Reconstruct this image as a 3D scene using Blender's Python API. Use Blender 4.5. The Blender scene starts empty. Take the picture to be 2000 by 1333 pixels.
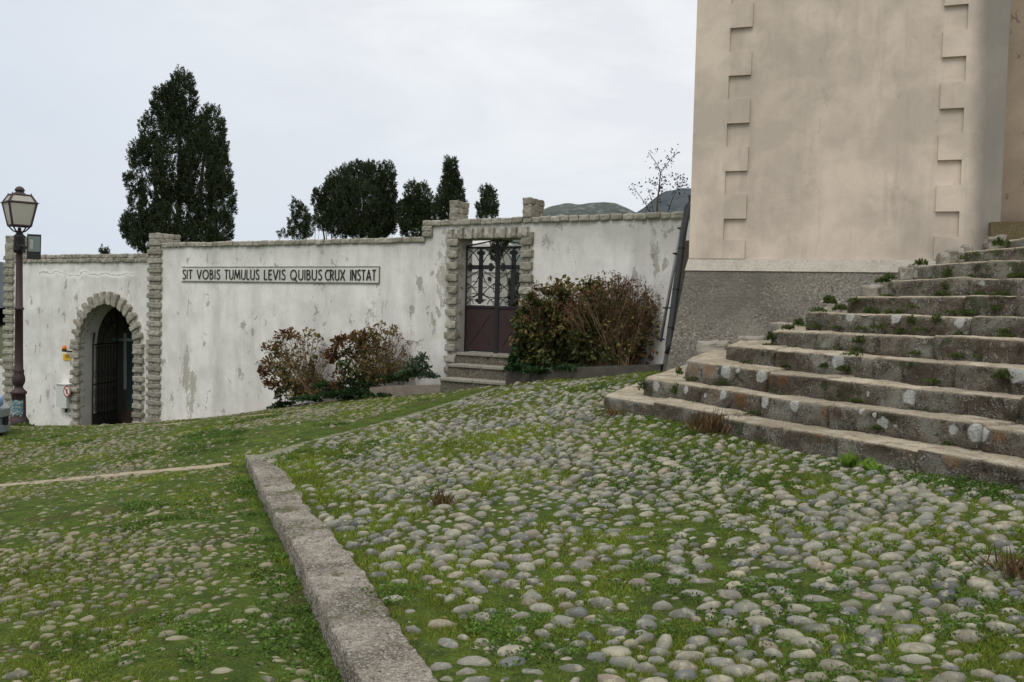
import bpy, bmesh, math, random
import numpy as np
from mathutils import Vector, Matrix, geometry

random.seed(7)
RNG = np.random.default_rng(11)
SC = bpy.context.scene
COL = SC.collection
R = math.radians

# ------------------------------------------------------------------ camera
EYE = np.array([0.0, 0.0, 1.6])
FPX = 1730.0
PITCH = math.atan(63.5 / FPX)
ROLL = 0.026
_cp, _sp, _cr, _sr = math.cos(PITCH), math.sin(PITCH), math.cos(ROLL), math.sin(ROLL)
CF = np.array([0, _cp, -_sp])
_R0 = np.array([1.0, 0, 0]); _U0 = np.array([0, _sp, _cp])
CR = _R0 * _cr + _U0 * _sr
CU = _U0 * _cr - _R0 * _sr
cam = bpy.data.cameras.new("camera"); camo = bpy.data.objects.new("camera", cam); COL.objects.link(camo)
M = Matrix.Identity(4)
for i in range(3):
    M[i][0], M[i][1], M[i][2], M[i][3] = CR[i], CU[i], -CF[i], EYE[i]
camo.matrix_world = M
cam.sensor_width = 36.0
cam.lens = 36.0 * FPX / 2000.0
cam.clip_end = 12000
SC.camera = camo

def ray(px, py):
    return CF + CR * ((px - 1000.0) / FPX) + CU * ((666.5 - py) / FPX)
def at(px, py, Y):
    """point of the place seen at this spot of the picture, Y metres ahead"""
    d = ray(px, py); return EYE + d * (Y / d[1])
def at_z(px, py, z):
    d = ray(px, py); return EYE + d * ((z - EYE[2]) / d[2])
def on_plane(px, py, P, N):
    d = ray(px, py); return EYE + d * (np.dot(P - EYE, N) / np.dot(d, N))
def project(P):
    P = np.asarray(P, float) - EYE
    f = P @ CF
    return 1000 + FPX * (P @ CR) / f, 666.5 - FPX * (P @ CU) / f, f

# ------------------------------------------------------------------ noise
def _hash(i, j, k, seed):
    n = (i * 374761393 + j * 668265263 + k * 2147483647 + seed * 974634777) & 0xFFFFFFFF
    n = ((n ^ (n >> 13)) * 1274126177) & 0xFFFFFFFF
    n = (n ^ (n >> 16)) & 0xFFFFFFFF
    return n.astype(np.float64) / 4294967295.0
def vnoise(P, scale=1.0, seed=0):
    P = np.asarray(P, float) * scale
    I = np.floor(P).astype(np.int64); f = P - I
    f = f * f * (3 - 2 * f)
    r = 0
    for dx in (0, 1):
        for dy in (0, 1):
            for dz in (0, 1):
                w = (f[:, 0] if dx else 1 - f[:, 0]) * (f[:, 1] if dy else 1 - f[:, 1]) * (f[:, 2] if dz else 1 - f[:, 2])
                r = r + w * _hash(I[:, 0] + dx, I[:, 1] + dy, I[:, 2] + dz, seed)
    return r * 2 - 1
def fbm(P, scale=1.0, seed=0, octv=3):
    r = 0; a = 1.0
    for o in range(octv):
        r = r + a * vnoise(P, scale * 2 ** o, seed + o * 17); a *= 0.5
    return r

# ------------------------------------------------------------------ objects
def tag(o, label=None, cat=None, group=None, kind=None):
    if label: o["label"] = label
    if cat: o["category"] = cat
    if group: o["group"] = group
    if kind: o["kind"] = kind
    return o
def mesh_np(name, V, F, mat=None, smooth=True, attrs=None):
    """F: array (M,k) or list of index lists"""
    me = bpy.data.meshes.new(name)
    V = np.asarray(V, dtype=np.float32)
    if isinstance(F, np.ndarray) and F.ndim == 2:
        k = F.shape[1]; m = F.shape[0]
        me.vertices.add(len(V)); me.vertices.foreach_set("co", V.ravel())
        me.loops.add(m * k); me.loops.foreach_set("vertex_index", F.astype(np.int32).ravel())
        me.polygons.add(m)
        me.polygons.foreach_set("loop_start", np.arange(0, m * k, k, dtype=np.int32))
        me.update(calc_edges=True)
    else:
        me.from_pydata([tuple(v) for v in V], [], [tuple(int(i) for i in f) for f in F])
        me.update(calc_edges=True)
    if smooth:
        me.polygons.foreach_set("use_smooth", np.ones(len(me.polygons), dtype=bool))
    if attrs:
        for an, av in attrs.items():
            a = me.attributes.new(an, "FLOAT", "POINT")
            a.data.foreach_set("value", np.asarray(av, dtype=np.float32))
    if mat: me.materials.append(mat)
    return me
def thing(name, label, cat, loc, group=None):
    o = bpy.data.objects.new(name, None); COL.objects.link(o)
    o.location = Vector([float(c) for c in loc]); o.empty_display_size = 0.2
    return tag(o, label, cat, group)
def root_loc(o):
    while o.parent is not None: o = o.parent
    return np.array(o.location)
def part(name, V, F, mat, parent, smooth=True, label=None, attrs=None, kind=None):
    """a mesh given in world coordinates, hung under its thing (or under a part)"""
    V = np.asarray(V, float) - root_loc(parent)
    o = bpy.data.objects.new(name, mesh_np(name, V, F, mat, smooth, attrs)); COL.objects.link(o)
    o.parent = parent
    if label: o["label"] = label
    if kind: o["kind"] = kind
    return o
def solo(name, V, F, mat, loc, smooth=True, label=None, cat=None, group=None, kind=None, attrs=None):
    loc = np.asarray(loc, float)
    o = bpy.data.objects.new(name, mesh_np(name, np.asarray(V, float) - loc, F, mat, smooth, attrs)); COL.objects.link(o)
    o.location = Vector([float(c) for c in loc])
    return tag(o, label, cat, group, kind)

class MB:
    def __init__(s): s.v = []; s.f = []
    def add(s, V, F):
        b = len(s.v); s.v += [tuple(float(c) for c in p) for p in V]
        s.f += [tuple(int(i) + b for i in f) for f in F]
    def hexa(s, c):  # 8 corners: bottom ring 0-3, top ring 4-7
        s.add(c, [(0, 3, 2, 1), (4, 5, 6, 7), (0, 1, 5, 4), (1, 2, 6, 5), (2, 3, 7, 6), (3, 0, 4, 7)])
    def obox(s, c, ax, ay, az):
        c = np.asarray(c, float); ax, ay, az = (np.asarray(a, float) for a in (ax, ay, az))
        s.hexa([c - ax - ay - az, c + ax - ay - az, c + ax + ay - az, c - ax + ay - az,
                c - ax - ay + az, c + ax - ay + az, c + ax + ay + az, c - ax + ay + az])
    def tube(s, path, r, n=6, cap=True):
        path = [np.asarray(p, float) for p in path]
        rr = r if hasattr(r, "__len__") else [r] * len(path)
        V = []; up = np.array([0.3, 0.2, 0.93])
        for i, p in enumerate(path):
            t = path[min(i + 1, len(path) - 1)] - path[max(i - 1, 0)]
            t = t / (np.linalg.norm(t) + 1e-9)
            a = np.cross(t, up)
            if np.linalg.norm(a) < 0.1: a = np.cross(t, [1, 0, 0.1])
            a /= np.linalg.norm(a); b = np.cross(t, a)
            for k in range(n):
                q = 2 * math.pi * k / n
                V.append(p + rr[i] * (a * math.cos(q) + b * math.sin(q)))
        F = []
        for i in range(len(path) - 1):
            for k in range(n):
                F.append((i * n + k, i * n + (k + 1) % n, (i + 1) * n + (k + 1) % n, (i + 1) * n + k))
        if cap:
            F.append(tuple(range(n))[::-1]); F.append(tuple((len(path) - 1) * n + k for k in range(n)))
        s.add(V, F)
    def lathe(s, c, prof, n=20, axis=(0, 0, 1), rot=0.0):
        c = np.asarray(c, float); az = np.asarray(axis, float); az /= np.linalg.norm(az)
        ax = np.cross(az, [0, 1, 0.01]); ax /= np.linalg.norm(ax); ay = np.cross(az, ax)
        V = []
        for (r, h) in prof:
            for k in range(n):
                q = 2 * math.pi * k / n + rot
                V.append(c + az * h + r * (ax * math.cos(q) + ay * math.sin(q)))
        F = []
        for i in range(len(prof) - 1):
            for k in range(n):
                F.append((i * n + k, i * n + (k + 1) % n, (i + 1) * n + (k + 1) % n, (i + 1) * n + k))
        F.append(tuple(range(n))[::-1]); F.append(tuple((len(prof) - 1) * n + k for k in range(n)))
        s.add(V, F)
    def prism(s, front, off):
        """front: ring of 3-D points, off: vector to the back ring"""
        n = len(front); off = np.asarray(off, float)
        V = [np.asarray(p, float) for p in front] + [np.asarray(p, float) + off for p in front]
        F = [tuple(range(n)), tuple(range(2 * n - 1, n - 1, -1))]
        F += [(i, i + n, (i + 1) % n + n, (i + 1) % n) for i in range(n)]
        s.add(V, F)
    def rock(s, c, ax, ay, az, n=4, rnd=0.22, amp=0.05, seed=0):
        """one rough-hewn block: half axes ax, ay, az, rounded and dented"""
        V, F = unit_rock(n, rnd)
        L = np.array([np.linalg.norm(ax), np.linalg.norm(ay), np.linalg.norm(az)])
        m = L.min()
        D = V * L
        nn = fbm(D / m * 0.8 + seed * 7.31, 1.0, seed, 2)[:, None]
        nrm = V / (np.linalg.norm(V, axis=1)[:, None])
        D = D + nrm * nn * amp * m * 1.4
        E = np.array([np.asarray(ax, float) / L[0], np.asarray(ay, float) / L[1], np.asarray(az, float) / L[2]])
        s.add(np.asarray(c, float) + D @ E, F)
    def arr(s): return np.array(s.v), s.f
    def part(s, name, mat, parent, smooth=False, label=None, kind=None):
        return part(name, np.array(s.v), s.f, mat, parent, smooth, label, kind=kind)
    def solo(s, name, mat, loc, smooth=False, **k):
        return solo(name, np.array(s.v), s.f, mat, loc, smooth, **k)
_rock = {}
def unit_rock(n, rnd):
    if (n, rnd) in _rock: return _rock[(n, rnd)]
    idx = {}; V = []; F = []
    g = np.linspace(-1, 1, n + 1); g = np.sign(g) * np.abs(g) ** 0.75
    def vid(p):
        k = tuple(np.round(p, 5))
        if k not in idx: idx[k] = len(V); V.append(p)
        return idx[k]
    for a in range(3):
        for sg in (-1, 1):
            b, c = (a + 1) % 3, (a + 2) % 3
            for i in range(n):
                for j in range(n):
                    q = []
                    for (x, y) in ((i, j), (i + 1, j), (i + 1, j + 1), (i, j + 1)):
                        p = np.zeros(3); p[a] = sg; p[b] = g[x]; p[c] = g[y]; q.append(vid(p))
                    F.append(tuple(q) if sg > 0 else tuple(q[::-1]))
    V = np.array(V)
    p = 1 / rnd
    nrm = (np.abs(V) ** p).sum(1) ** (1 / p)
    V = V / nrm[:, None]
    _rock[(n, rnd)] = (V, F)
    return V, F

# ------------------------------------------------------------------ materials
def C(r, g, b):
    f = lambda c: (c / 255 / 12.92) if c <= 10 else (((c / 255) + 0.055) / 1.055) ** 2.4
    return (f(r), f(g), f(b), 1.0)
class NT:
    def __init__(s, m): s.t = m.node_tree; s.n = s.t.nodes; s.l = s.t.links
    def set(s, sock, v):
        if isinstance(v, bpy.types.NodeSocket): s.l.new(v, sock)
        elif v is not None: sock.default_value = v
    def node(s, typ, **k):
        n = s.n.new(typ)
        for a, b in k.items(): setattr(n, a, b)
        return n
    def pos(s): return s.node("ShaderNodeNewGeometry").outputs["Position"]
    def island(s): return s.node("ShaderNodeNewGeometry").outputs["Random Per Island"]
    def attr(s, name): return s.node("ShaderNodeAttribute", attribute_name=name).outputs["Fac"]
    def map(s, v, scale=(1, 1, 1), rotz=0.0, loc=(0, 0, 0)):
        n = s.node("ShaderNodeMapping"); s.set(n.inputs[0], v)
        n.inputs["Scale"].default_value = scale; n.inputs["Rotation"].default_value = (0, 0, rotz); n.inputs["Location"].default_value = loc
        return n.outputs[0]
    def noise(s, v, scale, detail=4, rough=0.55, dist=0.0):
        n = s.node("ShaderNodeTexNoise"); s.set(n.inputs["Vector"], v)
        n.inputs["Scale"].default_value = scale; n.inputs["Detail"].default_value = detail
        n.inputs["Roughness"].default_value = rough; n.inputs["Distortion"].default_value = dist
        return n.outputs[0]
    def vor(s, v, scale, feature="F1", rand=1.0, out="Distance"):
        n = s.node("ShaderNodeTexVoronoi", feature=feature); s.set(n.inputs["Vector"], v)
        n.inputs["Scale"].default_value = scale; n.inputs["Randomness"].default_value = rand
        return n.outputs[out]
    def ramp(s, f, stops, interp="LINEAR"):
        n = s.node("ShaderNodeValToRGB"); s.set(n.inputs[0], f); e = n.color_ramp.elements
        n.color_ramp.interpolation = interp
        while len(e) < len(stops): e.new(0.5)
        for i, (p, c) in enumerate(stops):
            e[i].position = p; e[i].color = c if hasattr(c, "__len__") else (c, c, c, 1)
        return n.outputs[0]
    def mix(s, f, a, b, typ="MIX"):
        n = s.node("ShaderNodeMix", data_type="RGBA", blend_type=typ)
        s.set(n.inputs[0], f); s.set(n.inputs[6], a); s.set(n.inputs[7], b); return n.outputs[2]
    def math(s, op, a, b=None, clamp=False):
        n = s.node("ShaderNodeMath", operation=op, use_clamp=clamp); s.set(n.inputs[0], a); s.set(n.inputs[1], b); return n.outputs[0]
    def vmath(s, op, a, b=None):
        n = s.node("ShaderNodeVectorMath", operation=op); s.set(n.inputs[0], a); s.set(n.inputs[1], b)
        return n.outputs["Value"] if op in ("DISTANCE", "LENGTH", "DOT_PRODUCT") else n.outputs[0]
    def step(s, v, a, b): # smooth 0..1 between a and b
        n = s.node("ShaderNodeMapRange", interpolation_type="SMOOTHSTEP"); s.set(n.inputs[0], v)
        n.inputs[1].default_value = a; n.inputs[2].default_value = b; return n.outputs[0]
    def sep(s, v): return s.node_sep(v)
    def node_sep(s, v):
        n = s.node("ShaderNodeSeparateXYZ"); s.set(n.inputs[0], v); return n.outputs
    def bump(s, h, strength=0.5, dist=0.02, nrm=None):
        n = s.node("ShaderNodeBump"); s.set(n.inputs["Height"], h); n.inputs["Strength"].default_value = strength
        n.inputs["Distance"].default_value = dist; s.set(n.inputs["Normal"], nrm); return n.outputs[0]
def mat(name, color=None, rough=0.85, metal=0.0, spec=0.3):
    m = bpy.data.materials.new(name); m.use_nodes = True
    N = NT(m); b = N.n["Principled BSDF"]
    if color is not None: N.set(b.inputs["Base Color"], color)
    b.inputs["Roughness"].default_value = rough; b.inputs["Metallic"].default_value = metal
    b.inputs["Specular IOR Level"].default_value = spec
    return m, N, b

# ------------------------------------------------------------------ frames of the two buildings
WA = at(45, 500, 24.5); WB = at(1330, 415, 14.85)
WU = np.array([WB[0] - WA[0], WB[1] - WA[1], 0.0]); WU /= np.linalg.norm(WU)
WN = np.array([WU[1], -WU[0], 0.0])
WO = np.array([WA[0], WA[1], 0.0])
Z3 = np.array([0, 0, 1.0])
def W(s, t, z): return WO + WU * s + WN * t + Z3 * z
def wpx(px, py, t=0.0):
    p = on_plane(px, py, WO + WN * t, WN)
    return float(np.dot(p - WO, WU)), float(p[2])
def ws(px, py=600, t=0.0): return wpx(px, py, t)[0]
WROT = -math.atan2(WU[1], WU[0])
TA = at(1352, 450, 12.3); TB = at(1947, 450, 11.05)
TU = np.array([TB[0] - TA[0], TB[1] - TA[1], 0.0]); TL = float(np.linalg.norm(TU)); TU /= TL
TN = np.array([TU[1], -TU[0], 0.0]); TO = np.array([TA[0], TA[1], 0.0])
def T(s, t, z): return TO + TU * s + TN * t + Z3 * z
def tpx(px, py, t=0.0):
    p = on_plane(px, py, TO + TN * t, TN)
    return float(np.dot(p - TO, TU)), float(p[2])
TROT = -math.atan2(TU[1], TU[0])

# ------------------------------------------------------------------ ground heights
KY = lambda py: 1.0 / (0.1053 + 0.1804 * (py - 888) / 442.0)
KL = [(479, 889), (520, 971), (574, 1070), (624, 1174), (665, 1261), (699, 1330)]
KR = [(533, 889), (582, 954), (607, 996), (649, 1037), (690, 1087), (724, 1133), (753, 1182), (807, 1257), (852, 1330)]
kerbL = np.array([at(x, y, KY(y)) for x, y in KL]); kerbR = np.array([at(x, y, KY(y)) for x, y in KR])
def ext(P):  # carry the kerb on past the picture's lower edge
    d = (P[-1] - P[-3]); d /= np.linalg.norm(d)
    return np.vstack([P, P[-1] + d * 1.5, P[-1] + d * 5.0])
kerbL, kerbR = ext(kerbL), ext(kerbR)
STRIP0 = kerbR[0] * 0.5 + kerbL[0] * 0.5; SE = on_plane(975, 758, WO + WN * 1.25, WN)
strip = np.array([STRIP0 + (SE - STRIP0) * a for a in np.linspace(0, 1, 9)])
for i, a in enumerate(np.linspace(0, 1, 9)): strip[i][2] -= 0.05 * math.sin(a * math.pi)
STAIR_FOOT = [at(1180, 799, 10.2), at(1271, 815, 9.4), at(1400, 845, 8.5), at(1600, 893, 7.4), at(1800, 925, 6.6), at(2000, 967, 5.85)]
def tps(pts):
    P = np.array(pts, float); X = P[:, :2]; n = len(P)
    d = np.linalg.norm(X[:, None] - X[None], axis=2)
    K = np.where(d > 0, d * d * np.log(d + 1e-12), 0) + np.eye(n) * 0.02
    A = np.zeros((n + 3, n + 3)); A[:n, :n] = K; A[:n, n] = 1; A[:n, n + 1:] = X; A[n, :n] = 1; A[n + 1:, :n] = X.T
    w = np.linalg.solve(A, np.concatenate([P[:, 2], [0, 0, 0]]))
    def f(x, y):
        x = np.atleast_1d(np.asarray(x, float)); y = np.atleast_1d(np.asarray(y, float)); out = np.empty(len(x))
        for i in range(0, len(x), 20000):
            q = np.stack([x[i:i + 20000], y[i:i + 20000]], 1)
            dd = np.linalg.norm(q[:, None] - X[None], axis=2)
            out[i:i + 20000] = np.where(dd > 0, dd * dd * np.log(dd + 1e-12), 0) @ w[:n] + w[n] + q @ w[n + 1:]
        return out
    return f
T_pts = [tuple(p) for p in STAIR_FOOT] + [tuple(p - [0, 0, 0.02]) for p in kerbR] + [tuple(p) for p in strip[1:]]
T_pts += [tuple(on_plane(x, y, WO + WN * 1.1, WN)) for x, y in ((1010, 749), (1120, 742), (1240, 733))]
T_pts += [tuple(at(1330, 728, 12.6)), (1.9, 3.3, 0.25), (4, 3, 0.35), (6, 3, 0.42), (0, -4, 0.1), (5, -4, 0.3), (0.6, 1, 0.1), (8, 10, 0.5), (6, 14, 0.5)]
TZ = tps(T_pts)
PT1 = 0.75  # left planter stands this far out from the wall
L_pts = [tuple(on_plane(x, y, WO + WN * 0.15, WN)) for x, y in ((90, 852), (175, 849), (240, 842), (312, 834), (420, 819), (520, 803), (600, 790))]
L_pts += [tuple(on_plane(x, y, WO + WN * PT1, WN)) for x, y in ((740, 776), (860, 768))]
L_pts += [tuple(p - [0, 0, 0.11 + 0.012 * min(i, 3)]) for i, p in enumerate(kerbL)]
L_pts += [tuple(p) for p in strip[2:]]
L_pts += [tuple(at(0, 950, 10.0)), tuple(at(450, 908, 9.9)), tuple(at(0, 1333, 4.0)), tuple(at(330, 1333, 3.8)), tuple(at(37, 834, 19.5)), tuple(at(0, 902, 12.8))]
L_pts += [(-24, 30, -2.7), (-26, 20, -2.3), (-22, 10, -1.3), (-12, 2, -0.6), (-4, 0, -0.15), (-10, -6, -0.5), (-2, -6, -0.1)]
for (x, y) in ((2, 3), (2.5, 7), (0, 8), (-.5, 11), (4, 10), (0.5, 12.5), (3, 0)):
    L_pts.append((x, y, float(TZ(x, y)[0]) - 0.5))
for px_, z_ in ((60, -2.0), (220, -1.8), (500, -0.9), (760, 0.2), (950, 0.62), (1250, 0.6)):
    for t_ in (-3.0, -9.0, -22.0): L_pts.append(tuple(W(ws(px_), t_, z_)))
LZ = tps(L_pts)
# plan polyline that parts the upper terrace (to its right) from the lower ground
DIV = np.vstack([kerbR[::-1][:, :2], strip[1:, :2], (SE + WU * 0.2 + WN * -1.6)[None, :2]])
def side_of_div(x, y):
    """signed distance to the dividing polyline, positive on the terrace side"""
    x = np.asarray(x, float); y = np.asarray(y, float)
    best = np.full(x.shape, 1e9); sg = np.zeros(x.shape)
    for a, b in zip(DIV[:-1], DIV[1:]):
        d = b - a; L2 = d @ d
        t = np.clip(((x - a[0]) * d[0] + (y - a[1]) * d[1]) / L2, 0, 1)
        qx = a[0] + t * d[0]; qy = a[1] + t * d[1]
        dist = np.hypot(x - qx, y - qy)
        cr = d[0] * (y - a[1]) - d[1] * (x - a[0])
        m = dist < best - 1e-9
        best = np.where(m, dist, best); sg = np.where(m, np.where(cr < 0, 1, -1), sg)
    return best * sg

# ------------------------------------------------------------------ shared materials
def stain_plaster(name, base, grey, patch, rot, seed, patch_lo=0.60, streak=0.5, dark_band=None, bumpy=0.35, tint=None, fine=0.5, specks=0.6, blot=0.6, crisp=0.24):
    m, N, b = mat(name, rough=0.92, spec=0.15)
    P = N.pos(); Q = N.map(P, rotz=rot, loc=(seed * 3.1, seed * 1.7, seed * 0.9))
    S = N.map(Q, scale=(1.0, 1.0, 0.16))
    big = N.noise(Q, 0.55, 5, 0.6, 0.4); med = N.noise(Q, 1.9, 6, 0.62, 0.3); st = N.noise(S, 1.6, 6, 0.6); st2 = N.noise(S, 5.0, 5, 0.65)
    fin = N.noise(Q, 38, 4, 0.7)
    f1 = N.ramp(N.math("ADD", N.math("MULTIPLY", big, 0.5), N.math("MULTIPLY", med, 0.5)), [(0.42, 0), (0.58, 1)])
    c = N.mix(N.math("MULTIPLY", f1, blot), base, grey)
    c = N.mix(N.math("MULTIPLY", N.ramp(st, [(0.50, 0), (0.50 + crisp, 1)]), streak), c, grey)
    c = N.mix(N.math("MULTIPLY", N.ramp(st2, [(0.56, 0), (0.70, 1)]), streak * 0.55), c, tint or grey)
    # flaked places with crisp ragged edges
    e = N.math("ADD", N.math("MULTIPLY", N.noise(N.map(Q, scale=(1, 1, 0.45), loc=(9, 4, 2)), 1.15, 8, 0.68, 0.5), 0.85), N.math("MULTIPLY", fin, 0.12))
    e = N.math("ADD", e, N.math("MULTIPLY", N.math("SUBTRACT", N.noise(N.map(Q, loc=(2, 7, 1)), 0.35, 3, 0.5), 0.5), 0.35)); pk = N.step(e, patch_lo, patch_lo + 0.018)
    c = N.mix(N.math("MULTIPLY", pk, 0.8), c, patch)
    e2 = N.math("ADD", N.noise(N.map(Q, scale=(1, 1, 0.6), loc=(3, 8, 5)), 4.2, 7, 0.7, 0.3), N.math("MULTIPLY", big, 0.25))
    c = N.mix(N.math("MULTIPLY", N.step(e2, 0.735, 0.755), specks), c, tuple(x * 0.55 for x in patch[:3]) + (1,))
    c = N.mix(N.math("MULTIPLY", N.ramp(fin, [(0.35, 0), (0.7, 1)]), 0.14 * fine * 2), c, tuple(x * 0.5 for x in grey[:3]) + (1,))
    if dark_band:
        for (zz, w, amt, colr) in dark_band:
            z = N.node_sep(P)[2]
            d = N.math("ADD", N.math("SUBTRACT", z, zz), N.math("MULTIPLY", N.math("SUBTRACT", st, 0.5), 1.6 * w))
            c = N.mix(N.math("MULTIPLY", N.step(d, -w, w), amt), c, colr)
    if name == "white_plaster":  # crack with a patched pale lip across the arch stretch
        so_w = N.vmath("DOT_PRODUCT", N.vmath("SUBTRACT", P, tuple(WO)), tuple(WU))
        zz_ = N.math("ADD", N.node_sep(P)[2], N.math("MULTIPLY", N.math("SUBTRACT", N.noise(Q, 1.6, 4, 0.6), 0.5), 0.45))
        zc = wpx(180, 536)[1]; dd_ = N.math("ABSOLUTE", N.math("SUBTRACT", zz_, zc))
        msk = N.math("MULTIPLY", N.step(so_w, 0.3, 1.2), N.step(so_w, 5.1, 4.4))
        c = N.mix(N.math("MULTIPLY", N.math("MULTIPLY", N.step(dd_, 0.13, 0.03), msk), 0.8), c, C(236, 234, 228))
        c = N.mix(N.math("MULTIPLY", N.math("MULTIPLY", N.step(N.math("ADD", dd_, N.math("MULTIPLY", med, 0.03)), 0.026, 0.018), msk), 0.85), c, C(110, 106, 98))
    N.set(b.inputs["Base Color"], c)
    h = N.math("ADD", N.math("MULTIPLY", fin, 0.35), N.math("ADD", med, N.math("MULTIPLY", pk, -0.35)))
    N.set(b.inputs["Normal"], N.bump(h, bumpy, 0.02))
    return m, N, b, c
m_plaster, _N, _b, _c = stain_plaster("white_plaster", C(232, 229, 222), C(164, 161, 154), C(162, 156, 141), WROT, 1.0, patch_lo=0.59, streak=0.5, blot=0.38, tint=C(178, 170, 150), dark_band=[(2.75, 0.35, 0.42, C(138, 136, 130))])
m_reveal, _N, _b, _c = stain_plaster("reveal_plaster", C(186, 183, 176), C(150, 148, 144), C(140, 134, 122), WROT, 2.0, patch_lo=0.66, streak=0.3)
def stone_mat(name, cols, speck=0.5, sc=1.0, bumpy=0.6):
    m, N, b = mat(name, rough=0.9, spec=0.2)
    P = N.pos(); r = N.island()
    c = N.ramp(r, [(0.0, cols[0]), (0.35, cols[1]), (0.7, cols[2]), (1.0, cols[0])])
    n = N.noise(P, 9 * sc, 5, 0.65); f = N.noise(P, 70 * sc, 3, 0.7)
    c = N.mix(N.math("MULTIPLY", N.ramp(n, [(0.42, 0), (0.66, 1)]), 0.6), c, cols[3])
    c = N.mix(N.math("MULTIPLY", N.step(f, 0.56, 0.64), speck), c, cols[4])
    c = N.mix(N.math("MULTIPLY", N.step(f, 0.44, 0.36), speck * 0.8), c, cols[5])
    N.set(b.inputs["Base Color"], c)
    N.set(b.inputs["Normal"], N.bump(N.math("ADD", N.math("MULTIPLY", f, 0.5), n), bumpy, 0.015))
    return m
m_granite = stone_mat("granite_block", [C(134, 128, 114), C(172, 166, 152), C(150, 145, 131), C(112, 108, 96), C(190, 186, 174), C(92, 88, 80)])
m_pebblecon = stone_mat("pebbledash", [C(96, 90, 78)] * 3 + [C(74, 70, 60), C(140, 134, 120), C(48, 45, 40)], speck=0.8, sc=0.42, bumpy=0.9)
m_iron, _N, _b = mat("black_iron", C(34, 30, 30), 0.6, 0.0, 0.4)
def rust_mat(name, base, rust, amt=0.5, rough=0.6):
    m, N, b = mat(name, rough=rough, spec=0.35); P = N.pos()
    c = N.mix(N.math("MULTIPLY", N.ramp(N.noise(P, 3.5, 6, 0.65, 0.3), [(0.45, 0), (0.7, 1)]), amt), base, rust)
    c = N.mix(N.math("MULTIPLY", N.step(N.noise(P, 24, 3, 0.6), 0.58, 0.66), amt * 0.5), c, tuple(x * 1.6 for x in base[:3]) + (1,))
    N.set(b.inputs["Base Color"], c); N.set(b.inputs["Normal"], N.bump(N.noise(P, 30, 4, 0.6), 0.2, 0.005)); return m
m_maroon = rust_mat("maroon_paint", C(54, 36, 37), C(40, 30, 29), 0.6)
m_post = rust_mat("post_paint", C(62, 46, 45), C(42, 34, 33), 0.5)
m_darkmetal = rust_mat("dark_metal", C(58, 58, 58), C(44, 43, 42), 0.5)
m_greymetal = rust_mat("grey_metal", C(120, 121, 119), C(96, 96, 92), 0.5)
m_concrete = stone_mat("grey_concrete", [C(140, 134, 122)] * 3 + [C(110, 105, 94), C(168, 162, 150), C(84, 80, 72)], speck=0.45, sc=0.6, bumpy=0.5)
m_darkcon = stone_mat("damp_concrete", [C(84, 79, 72)] * 3 + [C(62, 58, 52), C(108, 102, 94), C(46, 43, 39)], speck=0.45, sc=0.6)
m_smoothcon = stone_mat("render_grey", [C(122, 119, 110)] * 3 + [C(98, 96, 88), C(138, 134, 126), C(88, 85, 78)], speck=0.15, sc=0.4)

def leaf_mat(name, cols, rough=0.75, trans=0.15, noise_sc=0.6, spec=0.15):
    m, N, b = mat(name, rough=rough, spec=spec)
    r = N.island(); n = len(cols)
    c = N.ramp(r, [(i / max(1, n - 1), cols[i]) for i in range(n)])
    k = N.ramp(N.noise(N.pos(), noise_sc, 3, 0.5), [(0.3, 0.65), (0.7, 1.3)])
    c = N.mix(1.0, c, k, "MULTIPLY")
    N.set(b.inputs["Base Color"], c)
    if trans > 0:
        t = N.node("ShaderNodeBsdfTranslucent"); N.set(t.inputs[0], c)
        ms = N.node("ShaderNodeMixShader"); ms.inputs[0].default_value = trans
        N.l.new(b.outputs[0], ms.inputs[1]); N.l.new(t.outputs[0], ms.inputs[2])
        N.l.new(ms.outputs[0], N.n["Material Output"].inputs[0])
    return m
m_cypress = leaf_mat("cypress_leaf", [C(50, 61, 42), C(64, 75, 47), C(40, 52, 42), C(76, 82, 54), C(52, 60, 43)], trans=0.08, noise_sc=0.9)
m_bark = rust_mat("bark", C(84, 74, 64), C(58, 50, 42), 0.6, 0.95)
m_hyd_green = leaf_mat("hydrangea_green", [C(52, 68, 38), C(68, 84, 46), C(88, 92, 50), C(60, 74, 42), C(98, 86, 50), C(48, 62, 38), C(110, 104, 56)], trans=0.15, noise_sc=3)
m_hyd_red = leaf_mat("hydrangea_red", [C(100, 62, 50), C(112, 80, 54), C(96, 74, 50), C(92, 56, 48), C(120, 98, 60), C(104, 92, 56)], trans=0.2, noise_sc=3)
m_hyd_olive = leaf_mat("hydrangea_olive", [C(112, 102, 58), C(98, 92, 52), C(126, 108, 68), C(86, 84, 48), C(132, 118, 66), C(104, 84, 56)], trans=0.2, noise_sc=3)
m_hyd_yellow = leaf_mat("hydrangea_yellow", [C(214, 190, 40), C(190, 170, 50), C(220, 160, 60)], trans=0.25, noise_sc=3)
m_dryhead = leaf_mat("dry_flower", [C(96, 68, 50), C(84, 60, 44), C(116, 88, 62), C(92, 58, 48)], trans=0.1, noise_sc=3)
m_twig = leaf_mat("twig_bark", [C(124, 104, 76), C(102, 84, 62), C(144, 124, 94), C(86, 70, 54)], trans=0.0, noise_sc=3)
m_ivy = leaf_mat("ivy_leaf", [C(36, 56, 30), C(48, 70, 36), C(32, 48, 28), C(60, 82, 42)], trans=0.15, noise_sc=2)
m_grass = leaf_mat("grass_blade", [C(98, 122, 38), C(126, 144, 48), C(74, 100, 36), C(144, 154, 58), C(104, 124, 38), C(140, 130, 68), C(60, 84, 34)], trans=0.3, noise_sc=1.3)
m_weed = leaf_mat("weed_leaf", [C(72, 98, 40), C(88, 114, 46), C(62, 86, 36), C(102, 124, 54)], trans=0.25, noise_sc=1.5)

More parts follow.
